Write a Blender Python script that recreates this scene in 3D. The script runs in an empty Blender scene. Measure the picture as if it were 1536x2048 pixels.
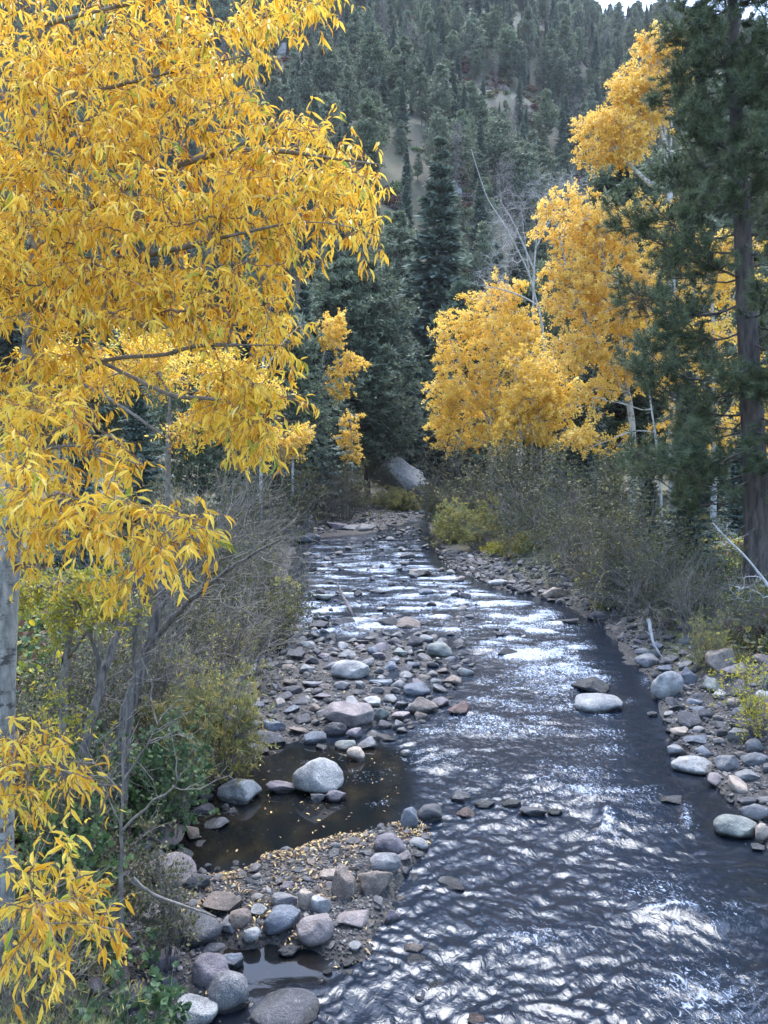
import bpy, bmesh, math, random
import numpy as np
from mathutils import Vector, Matrix, Euler, noise as mnoise
rng = np.random.default_rng(7)
random.seed(7)
R = math.radians
SC = bpy.context.scene
COL = SC.collection

# ------------------------------------------------------------------ camera
F = 1600.0
PITCH = -math.atan(94 / F)
CAMZ = 5.0
cam_d = bpy.data.cameras.new('camera')
cam = bpy.data.objects.new('camera', cam_d)
COL.objects.link(cam)
cam.location = (0, 0, CAMZ)
cam.rotation_euler = (math.pi / 2 + PITCH, 0, 0)
cam_d.sensor_fit = 'VERTICAL'
cam_d.sensor_height = 24
cam_d.lens = 24 * F / 2048
cam_d.clip_end = 3000
cam_d.clip_start = 0.05
SC.camera = cam

# ------------------------------------------------------------------ world and sun
SUN_EL, SUN_AZ = R(64), R(4)
world = bpy.data.worlds.new('World')
SC.world = world
world.use_nodes = True
wt = world.node_tree
bg = wt.nodes['Background']
sky = wt.nodes.new('ShaderNodeTexSky')
sky.sky_type = 'NISHITA'
sky.sun_disc = False
sky.sun_elevation = SUN_EL
sky.sun_rotation = SUN_AZ
sky.air_density = 1.0
sky.dust_density = 1.2
sky.ozone_density = 2.5
wt.links.new(sky.outputs[0], bg.inputs[0])
bg.inputs[1].default_value = 0.15
sun_d = bpy.data.lights.new('sun', 'SUN')
sun_d.energy = 1.5
sun_d.angle = R(36)
sun_d.color = (0.93, 0.965, 1.0)
sun = bpy.data.objects.new('sun', sun_d)
COL.objects.link(sun)
sdir = Vector((math.sin(SUN_AZ) * math.cos(SUN_EL), math.cos(SUN_AZ) * math.cos(SUN_EL), math.sin(SUN_EL)))
sun.rotation_euler = sdir.to_track_quat('Z', 'Y').to_euler()
SC.view_settings.view_transform = 'Standard'
SC.view_settings.look = 'None'
SC.view_settings.gamma = 1
SC.view_settings.use_curve_mapping = False
SC.view_settings.exposure = 2.45
SC.cycles.max_bounces = 5
SC.cycles.diffuse_bounces = 3
SC.cycles.glossy_bounces = 2
SC.cycles.transmission_bounces = 3
SC.cycles.volume_bounces = 0
SC.cycles.transparent_max_bounces = 6
SC.cycles.caustics_reflective = False
SC.cycles.caustics_refractive = False
SC.cycles.use_denoising = True
SC.cycles.adaptive_threshold = 0.006

# ------------------------------------------------------------------ geometry of the place
SLOPE = 0.012
def W(y):
    return SLOPE * (np.minimum(y, 110) - 8)
cp, sp_ = math.cos(PITCH), math.sin(PITCH)
def ray(px, py):
    a = (px - 768) / F; b = (1024 - py) / F
    return a, cp - b * sp_, sp_ + b * cp
def P(px, py, Y):
    a, d, u = ray(px, py)
    return np.array((a * Y / d, Y, CAMZ + u * Y / d))
def G(px, py, h=0.0):
    a, d, u = ray(px, py)
    t = (CAMZ + SLOPE * 8 - h) / (SLOPE * d - u)
    return np.array((a * t, d * t, CAMZ + u * t))
def proj(p):
    v = np.asarray(p) - np.array((0, 0, CAMZ))
    f = v[..., 1] * cp + v[..., 2] * sp_
    u = -v[..., 1] * sp_ + v[..., 2] * cp
    return 768 + F * v[..., 0] / f, 1024 - F * u / f

def _h(ix, iy, s):
    n = (ix.astype(np.int64) * 374761393 + iy.astype(np.int64) * 668265263 + s * 974634777) & 0xffffffff
    n = ((n ^ (n >> 13)) * 1274126177) & 0xffffffff
    n = (n ^ (n >> 16)) & 0xffffffff
    return n / 4294967295.0
def vn(x, y, s=0):
    x = np.asarray(x, float); y = np.asarray(y, float)
    ix = np.floor(x); iy = np.floor(y)
    fx = x - ix; fy = y - iy
    fx = fx * fx * fx * (fx * (fx * 6 - 15) + 10); fy = fy * fy * fy * (fy * (fy * 6 - 15) + 10)
    a = _h(ix, iy, s); b = _h(ix + 1, iy, s); c = _h(ix, iy + 1, s); d = _h(ix + 1, iy + 1, s)
    return (a + (b - a) * fx + (c - a) * fy + (a - b - c + d) * fx * fy) * 2 - 1
def fbm(x, y, s=0, o=4):
    r = 0; a = 1
    for i in range(o):
        r = r + a * vn(x, y, s + i * 17); x = x * 2.03 + 5.1; y = y * 2.03 - 3.7; a *= 0.5
    return r
def sstep(a, b, x):
    t = np.clip((x - a) / (b - a), 0, 1)
    return t * t * (3 - 2 * t)

LB = [(240, 2400), (300, 2048), (372, 1910), (340, 1800), (300, 1720), (345, 1640), (470, 1560), (478, 1500), (500, 1430), (535, 1350),
      (515, 1290), (552, 1220), (572, 1150), (588, 1090), (600, 1062), (660, 1045), (735, 1024), (760, 1012)]
RB = [(1800, 2400), (1820, 2048), (1700, 1800), (1570, 1690), (1490, 1625), (1400, 1560), (1345, 1480), (1315, 1400), (1275, 1330), (1215, 1258),
      (1130, 1204), (985, 1160), (915, 1120), (875, 1090), (862, 1060), (858, 1030), (862, 1012)]
lb = np.array([G(*p) for p in LB]); rb = np.array([G(*p) for p in RB])
def XL(y): return np.interp(y, lb[:, 1], lb[:, 0])
def XR(y): return np.interp(y, rb[:, 1], rb[:, 0])
def poly(pts): return np.array([G(*p)[:2] for p in pts])
BAR_A = poly([(505, 1262), (600, 1270), (700, 1283), (840, 1268), (905, 1290), (925, 1335), (890, 1375), (830, 1420), (775, 1450), (745, 1485), (640, 1492), (560, 1494), (480, 1500), (440, 1450), (470, 1380)])
BAR_B = poly([(240, 1740), (420, 1732), (520, 1712), (640, 1697), (700, 1672), (765, 1640), (850, 1618), (872, 1650), (850, 1720), (815, 1790), (800, 1860), (790, 1920), (740, 1955), (640, 1965), (620, 1905), (500, 1895), (440, 1880), (440, 1960), (480, 1968), (470, 2048), (300, 2048)])
BAR_C = poly([(870, 1100), (930, 1108), (1000, 1130), (1130, 1172), (1190, 1215), (1150, 1215), (1090, 1200), (1000, 1178), (940, 1150), (890, 1130)])
BAR_D = poly([(1536, 1350), (1400, 1380), (1345, 1400), (1350, 1440), (1360, 1500), (1350, 1530), (1400, 1552), (1480, 1570), (1500, 1640), (1700, 1700), (1800, 1500)])
BAR_E = poly([(600, 1062), (640, 1075), (740, 1068), (800, 1050), (850, 1030), (790, 1015), (700, 1015)])
POOL = poly([(350, 1650), (470, 1560), (480, 1505), (600, 1492), (740, 1488), (800, 1510), (800, 1590), (760, 1640), (660, 1685), (520, 1705), (400, 1715), (340, 1700)])
POOL2 = poly([(440, 1880), (640, 1900), (640, 1955), (470, 1965)])
def sdpoly(x, y, pg):
    x = np.asarray(x, float); y = np.asarray(y, float)
    d = np.full(x.shape, 1e9); ins = np.zeros(x.shape, bool)
    for i in range(len(pg)):
        a = pg[i]; b = pg[(i + 1) % len(pg)]
        e = b - a; L2 = max(e @ e, 1e-9)
        t = np.clip(((x - a[0]) * e[0] + (y - a[1]) * e[1]) / L2, 0, 1)
        d = np.minimum(d, np.hypot(x - a[0] - t * e[0], y - a[1] - t * e[1]))
        c = ((a[1] > y) != (b[1] > y)) & (x < (b[0] - a[0]) * (y - a[1]) / (b[1] - a[1] + 1e-12) + a[0])
        ins ^= c
    return np.where(ins, d, -d)
BARS = [(BAR_A, -.02), (BAR_B, .10), (BAR_C, .03), (BAR_D, .07), (BAR_E, .02)]
def hill(x, y):
    q = x / np.maximum(y, 1)
    sl = 0.732 + 0.105 * sstep(0.30, 0.14, q)
    yy = y + 10 * vn(x / 45, y / 90, 3)
    st = 104 + 14 * sstep(10, 60, x) - 6 * sstep(-5, -50, x)
    h1 = np.clip(yy - st, 0, None)
    h1 = sl * np.where(h1 < 300, h1 * sstep(-25, 25, h1), 300 + 60 * np.tanh((h1 - 300) / 200) * 0.3)
    hl = 0.55 * np.clip(-x - 16 - 0.03 * y, 0, None) * sstep(20, 45, y)
    hr = 0.45 * np.clip(x - 42, 0, None) * sstep(20, 60, y)
    h = np.maximum(np.maximum(h1, np.minimum(hl, 300)), hr)
    k = sstep(0, 40, h)
    return h + k * (7 * fbm(x / 60, y / 60, 9, 3) + 1.5 * fbm(x / 9, y / 9, 11, 3))
def H(x, y):
    x = np.asarray(x, float); y = np.asarray(y, float)
    w = W(y)
    e_ = .28 * fbm(x / 1.1, y / 1.4, 31, 3)
    dl = XL(y) - x + e_; dr = x - XR(y) + e_
    bed = -0.35 - 0.1 * vn(x / 1.5, y / 1.5, 5)
    bl = 0.05 + 1.15 * sstep(0, 4.5, dl) + 0.05 * np.clip(dl - 4, 0, 20)
    br = 0.05 + 1.0 * sstep(0, 4.0, dr) + 0.07 * np.clip(dr - 3.5, 0, 20)
    k = 0.25
    ml = sstep(-0.35, 0.15, dl); mr = sstep(-0.35, 0.15, dr)
    h = bed + (bl - bed) * ml
    h = np.maximum(h, bed + (br - bed) * mr)
    for pg, top in BARS:
        s = sdpoly(x, y, pg) + e_ * .8
        hb = bed + (top - bed) * sstep(-0.35, 0.3, s) + 0.05 * sstep(0.2, 1.5, s)
        h = np.maximum(h, np.where(s > -0.6, hb, -9))
    h = h + 0.06 * fbm(x / 0.8, y / 0.8, 21, 3) * sstep(-.3, .1, h)
    h = np.where(y > 86, np.maximum(h, sstep(86, 92, y) * 1.2), h)
    return w + h + hill(x, y)
def Hs(x, y): return float(H(np.array([x]), np.array([y]))[0])

def hit(px, py, y0=80, y1=460):
    Y = np.arange(y0, y1, .5); a, d, u = ray(px, py)
    x = a * Y / d; z = CAMZ + u * Y / d
    k = np.nonzero(H(x, Y) > z)[0]
    Yh = Y[k[0]] if len(k) else y1
    return P(px, py, Yh)

# ------------------------------------------------------------------ object helpers
def mk_mesh(name, V, T, mats=(), rnd=None, smooth=False, midx=None):
    me = bpy.data.meshes.new(name)
    V = np.ascontiguousarray(V, dtype=np.float32).reshape(-1, 3)
    T = np.ascontiguousarray(T, dtype=np.int32)
    k = T.shape[1]
    me.vertices.add(len(V)); me.vertices.foreach_set('co', V.ravel())
    me.loops.add(T.size); me.loops.foreach_set('vertex_index', T.ravel())
    me.polygons.add(len(T)); me.polygons.foreach_set('loop_start', np.arange(0, T.size, k, dtype=np.int32))
    if midx is not None: me.polygons.foreach_set('material_index', np.asarray(midx, dtype=np.int32))
    me.polygons.foreach_set('use_smooth', np.full(len(T), smooth))
    if rnd is not None:
        a = me.attributes.new('rnd', 'FLOAT', 'POINT'); a.data.foreach_set('value', np.asarray(rnd, dtype=np.float32))
    for m in mats: me.materials.append(m)
    me.update(calc_edges=True)
    return me
def link(name, data, parent=None, loc=None, rot=None, scl=None):
    o = bpy.data.objects.new(name, data); COL.objects.link(o)
    if parent is not None: o.parent = parent
    if loc is not None: o.location = loc
    if rot is not None: o.rotation_euler = rot
    if scl is not None: o.scale = scl
    return o
def tag(o, label=None, cat=None, group=None, kind=None):
    if label: o['label'] = label
    if cat: o['category'] = cat
    if group: o['group'] = group
    if kind: o['kind'] = kind
    return o
class Geo:
    def __init__(s): s.V = []; s.T = []; s.R = []; s.M = []; s.n = 0
    def add(s, VT, m=0):
        V, T, r = VT
        s.V.append(V); s.T.append(T + s.n); s.R.append(r); s.M.append(np.full(len(T), m)); s.n += len(V)
    def mesh(s, name, mats, smooth=False):
        return mk_mesh(name, np.concatenate(s.V), np.concatenate(s.T), mats, np.concatenate(s.R), smooth, np.concatenate(s.M))
def norm(v): return v / np.maximum(np.linalg.norm(v, axis=-1, keepdims=True), 1e-9)
def tubes(Pn, Rn, k=4, rnd=None):
    """N polylines of n points with radii -> one mesh of tapered tubes"""
    Pn = np.asarray(Pn, float); N, n, _ = Pn.shape
    Rn = np.broadcast_to(np.asarray(Rn, float), (N, n))
    T = np.empty_like(Pn)
    T[:, 1:-1] = Pn[:, 2:] - Pn[:, :-2]; T[:, 0] = Pn[:, 1] - Pn[:, 0]; T[:, -1] = Pn[:, -1] - Pn[:, -2]
    T = norm(T)
    ref = np.where(np.abs(T[:, :1, 2:3]) > 0.9, np.array([1., 0, 0]), np.array([0, 0, 1.]))
    A = norm(np.cross(T, np.broadcast_to(ref, T.shape))); B = np.cross(T, A)
    an = np.arange(k) / k * 2 * math.pi
    V = Pn[:, :, None] + Rn[:, :, None, None] * (A[:, :, None] * np.cos(an)[None, None, :, None] + B[:, :, None] * np.sin(an)[None, None, :, None])
    i = np.arange(n - 1)[:, None]; j = np.arange(k)[None]
    a = i * k + j; b = i * k + (j + 1) % k; c = a + k; d = b + k
    t = np.stack([np.stack([a, b, d], -1), np.stack([a, d, c], -1)], 2).reshape(-1, 3)
    T_ = (np.arange(N)[:, None, None] * (n * k) + t[None]).reshape(-1, 3)
    r = np.repeat(rng.random(N) if rnd is None else rnd, n * k)
    return V.reshape(-1, 3), T_, r
LEAF = (np.array([[0, 0, 0], [.32, .5, .05], [.32, 0, -.03], [.32, -.5, .05], [.68, .36, -.02], [.68, 0, -.10], [.68, -.36, -.02], [1, 0, -.30]]),
        np.array([[0, 2, 1], [0, 3, 2], [1, 2, 4], [2, 5, 4], [2, 3, 5], [3, 6, 5], [4, 5, 7], [5, 6, 7]]))
DIAM = (np.array([[0, 0, 0], [.45, .5, 0], [1, 0, -.1], [.45, -.5, 0]]), np.array([[0, 3, 1], [1, 3, 2]]))
NEED = (np.array([[0, -.5, 0], [0, .5, 0], [1, 0, 0]]), np.array([[0, 1, 2]]))
BROAD = (np.array([[0, 0, 0], [.25, .42, .04], [.65, .48, .02], [1, 0, -.15], [.65, -.48, .02], [.25, -.42, .04], [.5, 0, -.05]]),
         np.array([[0, 6, 1], [1, 6, 2], [2, 6, 3], [3, 6, 4], [4, 6, 5], [5, 6, 0]]))
def leaves(pos, d, up, L, Wd, tpl=DIAM, rnd=None):
    pos = np.asarray(pos); N = len(pos); d = norm(d)
    s = norm(np.cross(d, up)); nn = np.cross(s, d)
    tv, tt = tpl
    L = np.broadcast_to(L, (N,)); Wd = np.broadcast_to(Wd, (N,))
    V = pos[:, None] + tv[None, :, 0:1] * L[:, None, None] * d[:, None] + tv[None, :, 1:2] * Wd[:, None, None] * s[:, None] + tv[None, :, 2:3] * L[:, None, None] * nn[:, None]
    T = (np.arange(N)[:, None, None] * len(tv) + tt[None]).reshape(-1, 3)
    r = np.repeat(rng.random(N) if rnd is None else rnd, len(tv))
    return V.reshape(-1, 3), T, r
def rnd3(n): return norm(rng.normal(size=(n, 3)))
def sprout(Pa, n, t0, t1, L, spread, bend=(0, 0, 0), m=6, keep=0.5, wob=0.05):
    """n child polylines leaving the parent polylines; returns (children, parent t, index)"""
    N, k, _ = Pa.shape
    i = rng.integers(0, N, n); t = t0 + (t1 - t0) * rng.random(n)
    f = t * (k - 1); a = np.minimum(f.astype(int), k - 2); fr = (f - a)[:, None]
    p0 = Pa[i, a] * (1 - fr) + Pa[i, a + 1] * fr
    tan = norm(Pa[i, a + 1] - Pa[i, a])
    d = norm(tan * keep + rnd3(n) * spread)
    Ln = (L if np.ndim(L) else np.full(n, L)) * (0.6 + 0.8 * rng.random(n))
    s = np.linspace(0, 1, m)[None, :, None]
    C = p0[:, None] + Ln[:, None, None] * (d[:, None] * s + np.asarray(bend)[None, None] * s * s)
    w = rng.normal(size=(n, m, 3)) * wob * Ln[:, None, None]; w = np.cumsum(w, 1) * .7; w[:, 0] = 0
    return C + w, t, i
def resample(pts, step):
    pts = np.asarray(pts, float); d = np.r_[0, np.cumsum(np.linalg.norm(np.diff(pts, axis=0), axis=1))]
    n = max(3, int(d[-1] / step) + 1); s = np.linspace(0, d[-1], n)
    # smooth through a Catmull-like blur of the linear interpolation
    q = np.stack([np.interp(s, d, pts[:, i]) for i in range(3)], 1)
    for _ in range(2): q[1:-1] = 0.25 * q[:-2] + 0.5 * q[1:-1] + 0.25 * q[2:]
    return q
def grow(limbs, targets, m=6, step=0.2, droop=0.15, jit=0.06, back=0.35):
    """limbs: given polylines (first = trunk); each target gets a strand from the nearest node"""
    pos = []; par = []; lidx = []
    for li, l in enumerate(limbs):
        q = resample(l, step); ids = []
        start = -1
        if li: start = int(np.argmin(np.linalg.norm(np.array(pos) - q[0], axis=1)))
        for k, p in enumerate(q):
            par.append(start if k == 0 else len(pos) - 1); pos.append(p); ids.append(len(pos) - 1)
        lidx.append(([start] if start >= 0 else []) + ids)
    n0 = len(pos)
    base = np.array(pos[0])
    arr = np.empty((n0 + len(targets) * m, 3)); arr[:n0] = pos; n = n0
    par = list(par); strands = []
    dist0 = np.array([np.min(np.linalg.norm(arr[:n0] - t, axis=1)) for t in targets])
    for t in np.asarray(targets)[np.argsort(dist0)]:
        dd = np.linalg.norm(arr[:n] - t, axis=1)
        up = np.clip(arr[:n, 2] - t[2], 0, None) * 0.25
        j = int(np.argmin(dd + up))
        p0 = arr[j]; v = t - p0; L = np.linalg.norm(v)
        if L < 1e-3: continue
        pd = arr[j] - arr[par[j]] if par[j] >= 0 else np.array((0, 0, 1.))
        pd = pd / max(np.linalg.norm(pd), 1e-6)
        s = np.linspace(0, 1, m + 1)[:, None]
        c1 = p0 + pd * L * back
        q = (1 - s) ** 2 * p0 + 2 * s * (1 - s) * (0.5 * c1 + 0.5 * (p0 + t) / 2 + np.array((0, 0, droop * L * 0.5))) + s * s * t
        q[1:-1] += rng.normal(size=(m - 1, 3)) * jit * L * 0.5
        ids = [j]
        for k in range(1, m + 1):
            par.append(ids[-1]); arr[n] = q[k]; ids.append(n); n += 1
        strands.append(ids)
    arr = arr[:n]; cnt = np.zeros(n)
    has = np.zeros(n, bool); has[[p for p in par if p >= 0]] = True
    cnt[~has] = 1
    for i in range(n - 1, -1, -1):
        if par[i] >= 0: cnt[par[i]] += cnt[i]
    return arr, cnt, lidx, strands
def radii(cnt, rt, rb_):
    p = math.log(rb_ / rt) / math.log(max(cnt.max(), 2))
    return rt * cnt ** p

# ------------------------------------------------------------------ materials
def mat(name):
    m = bpy.data.materials.new(name); m.use_nodes = True
    return m, m.node_tree, m.node_tree.nodes['Principled BSDF'], m.node_tree.nodes['Material Output']
def N_(t, ty, **kw):
    n = t.nodes.new(ty)
    for k, v in kw.items():
        if k.startswith('i_'): n.inputs[k[2:].replace('_', ' ')].default_value = v
        else: setattr(n, k, v)
    return n
def ramp(t, stops, fac=None, interp='LINEAR'):
    r = t.nodes.new('ShaderNodeValToRGB'); r.color_ramp.interpolation = interp
    e = r.color_ramp.elements
    while len(e) < len(stops): e.new(0.5)
    for i, (p, c) in enumerate(stops):
        e[i].position = p; e[i].color = (*c, 1)
    if fac is not None: t.links.new(fac, r.inputs[0])
    return r
def mixc(t, a, b, fac, blend='MIX'):
    n = t.nodes.new('ShaderNodeMix'); n.data_type = 'RGBA'; n.blend_type = blend
    for s, v in ((0, fac), (6, a), (7, b)):
        if hasattr(v, 'links') or hasattr(v, 'is_linked'): t.links.new(v, n.inputs[s])
        else: n.inputs[s].default_value = v if not isinstance(v, tuple) else (*v, 1)
    return n.outputs[2]
def math_(t, op, a, b=0.0, c=None):
    n = t.nodes.new('ShaderNodeMath'); n.operation = op
    for i, v in enumerate((a, b) if c is None else (a, b, c)):
        if hasattr(v, 'is_linked'): t.links.new(v, n.inputs[i])
        else: n.inputs[i].default_value = v
    return n.outputs[0]
def leafmat(name, stops, trans=0.4, rough=0.55, obj_var=0.0, spec=0.3):
    m, t, b, out = mat(name)
    a = N_(t, 'ShaderNodeAttribute', attribute_name='rnd')
    c = ramp(t, stops, a.outputs['Fac']).outputs[0]
    if obj_var:
        oi = N_(t, 'ShaderNodeObjectInfo')
        hs = N_(t, 'ShaderNodeHueSaturation')
        t.links.new(math_(t, 'MULTIPLY_ADD', oi.outputs['Random'], 0.06 * obj_var, 0.5 - 0.03 * obj_var), hs.inputs['Hue'])
        t.links.new(math_(t, 'MULTIPLY_ADD', math_(t, 'FRACT', math_(t, 'MULTIPLY', oi.outputs['Random'], 7.31)), 0.9 * obj_var, 1 - 0.42 * obj_var), hs.inputs['Value'])
        t.links.new(math_(t, 'MULTIPLY_ADD', math_(t, 'FRACT', math_(t, 'MULTIPLY', oi.outputs['Random'], 13.7)), 0.5 * obj_var, 1 - 0.3 * obj_var), hs.inputs['Saturation'])
        t.links.new(c, hs.inputs['Color']); c = hs.outputs[0]
    t.links.new(c, b.inputs['Base Color'])
    b.inputs['Roughness'].default_value = rough
    b.inputs['Specular IOR Level'].default_value = spec
    if trans:
        tr = N_(t, 'ShaderNodeBsdfTranslucent'); t.links.new(c, tr.inputs[0])
        mx = N_(t, 'ShaderNodeMixShader'); mx.inputs[0].default_value = trans
        t.links.new(b.outputs[0], mx.inputs[1]); t.links.new(tr.outputs[0], mx.inputs[2]); t.links.new(mx.outputs[0], out.inputs[0])
    return m
def barkmat(name, c1, c2, scale=8, stretch=(1, 1, .15), bump=0.6, rough=0.9, marks=None):
    m, t, b, out = mat(name)
    g = N_(t, 'ShaderNodeNewGeometry'); mp = N_(t, 'ShaderNodeMapping'); mp.inputs['Scale'].default_value = stretch
    t.links.new(g.outputs['Position'], mp.inputs[0])
    n = N_(t, 'ShaderNodeTexNoise', i_Scale=scale, i_Detail=6.0, i_Roughness=0.65); t.links.new(mp.outputs[0], n.inputs[0])
    c = ramp(t, [(0.35, c1), (0.65, c2)], n.outputs[0]).outputs[0]
    if marks:
        n2 = N_(t, 'ShaderNodeTexNoise', i_Scale=marks[0], i_Detail=5.0, i_Roughness=.7); mp2 = N_(t, 'ShaderNodeMapping'); mp2.inputs['Scale'].default_value = marks[1]
        t.links.new(g.outputs['Position'], mp2.inputs[0]); t.links.new(mp2.outputs[0], n2.inputs[0])
        f = ramp(t, [(0.53, (0, 0, 0)), (0.62, (1, 1, 1))], n2.outputs[0]).outputs[0]
        c = mixc(t, c, marks[2], f)
    t.links.new(c, b.inputs['Base Color']); b.inputs['Roughness'].default_value = rough
    bp = N_(t, 'ShaderNodeBump', i_Strength=bump, i_Distance=0.03); t.links.new(n.outputs[0], bp.inputs['Height']); t.links.new(bp.outputs[0], b.inputs['Normal'])
    return m

M_gold = leafmat('gold_leaf', [(0.0, (.22, .30, .05)), (.1, (.44, .44, .06)), (.22, (.84, .62, .11)), (.5, (.91, .62, .08)), (.72, (.78, .42, .035)), (.8, (.60, .28, .03)), (.9, (.88, .60, .09)), (1, (.93, .78, .30))], .42, .4, spec=.45)
M_goldfar = leafmat('yellow_leaf', [(0, (.50, .34, .05)), (.2, (.84, .57, .09)), (.6, (.93, .65, .13)), (1, (.94, .76, .30))], .5)
M_golden = leafmat('golden_leaf', [(0, (.44, .28, .05)), (.2, (.80, .52, .09)), (.6, (.93, .64, .15)), (1, (.94, .76, .32))], .48)
M_lime = leafmat('yellow_green_leaf', [(0, (.13, .17, .03)), (.4, (.30, .30, .045)), (.75, (.52, .43, .05)), (1, (.64, .44, .05))], .4, obj_var=.3)
M_willow = leafmat('willow_leaf', [(0, (.09, .12, .055)), (.4, (.19, .20, .075)), (.7, (.34, .29, .08)), (1, (.52, .35, .07))], .35, obj_var=.2)
M_green = leafmat('green_leaf', [(0, (.035, .07, .03)), (.5, (.07, .125, .05)), (.85, (.11, .17, .055)), (1, (.28, .22, .04))], .3, obj_var=.4)
M_olive = leafmat('olive_leaf', [(0, (.05, .06, .03)), (.5, (.10, .10, .045)), (.85, (.16, .145, .06)), (1, (.42, .33, .09))], .25, obj_var=.4)
M_needle = leafmat('spruce_needles', [(0, (.07, .095, .07)), (.5, (.15, .19, .145)), (1, (.26, .31, .25))], .3, .7, obj_var=.5, spec=.2)
M_bigneedle = leafmat('fir_needles', [(0, (.07, .10, .08)), (.5, (.15, .195, .16)), (1, (.26, .31, .27))], .3, .7, obj_var=.2, spec=.2)
M_bigpine = leafmat('dark_pine_needles', [(0, (.06, .08, .05)), (.5, (.13, .165, .11)), (.93, (.21, .25, .17)), (1, (.2, .13, .07))], .3, .6, obj_var=.5, spec=.2)
M_pneedle = leafmat('pine_needles', [(0, (.07, .09, .055)), (.5, (.15, .18, .11)), (.93, (.23, .27, .17)), (1, (.2, .13, .07))], .28, .5, obj_var=.5)
M_bpine = leafmat('long_pine_needles', [(0, (.035, .052, .035)), (.5, (.095, .125, .065)), (.93, (.19, .225, .12)), (1, (.2, .13, .06))], .25, .45)
M_rust = leafmat('rust_leaf', [(0, (.07, .035, .025)), (.5, (.13, .055, .035)), (1, (.19, .09, .055))], .2, obj_var=.4)
M_deadneedle = leafmat('bare_twigs', [(0, (.13, .11, .10)), (.5, (.2, .17, .16)), (1, (.28, .24, .22))], .0, .9, obj_var=.3)
M_litter = leafmat('fallen_leaf', [(0, (.12, .07, .04)), (.35, (.28, .18, .10)), (.65, (.42, .30, .16)), (1, (.62, .46, .18))], .1)
M_grass = leafmat('grass_blade', [(0, (.06, .09, .03)), (.5, (.17, .17, .06)), (1, (.33, .27, .11))], .25)
M_barkcw = barkmat('cottonwood_bark', (.09, .085, .08), (.30, .285, .26), 13, (1, 1, .35), .9, marks=(6, (1.0, 1.0, 2.0), (.05, .045, .042)))
M_barkdark = barkmat('branch_bark', (.10, .085, .07), (.22, .19, .165), 16, (1, 1, 1), .5)
M_twig = barkmat('twig_bark', (.13, .075, .05), (.24, .16, .11), 20, (1, 1, 1), .3)
M_barkasp = barkmat('aspen_bark', (.32, .31, .29), (.5, .49, .47), 6, (1, 1, .6), .3, marks=(3.2, (1, 1, 2.2), (.10, .09, .08)))
M_barkpine = barkmat('pine_bark', (.028, .024, .023), (.115, .09, .08), 7, (1, 1, .22), 1.0)
M_barkgrey = barkmat('shrub_bark', (.07, .06, .05), (.20, .175, .15), 14, (1, 1, .5), .4)
M_barkwhite = barkmat('dead_wood', (.24, .23, .22), (.46, .44, .42), 9, (1, 1, .4), .4)
M_barktall = barkmat('old_stem_bark', (.035, .03, .028), (.17, .15, .135), 20, (1, 1, .15), 1.0)

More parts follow.
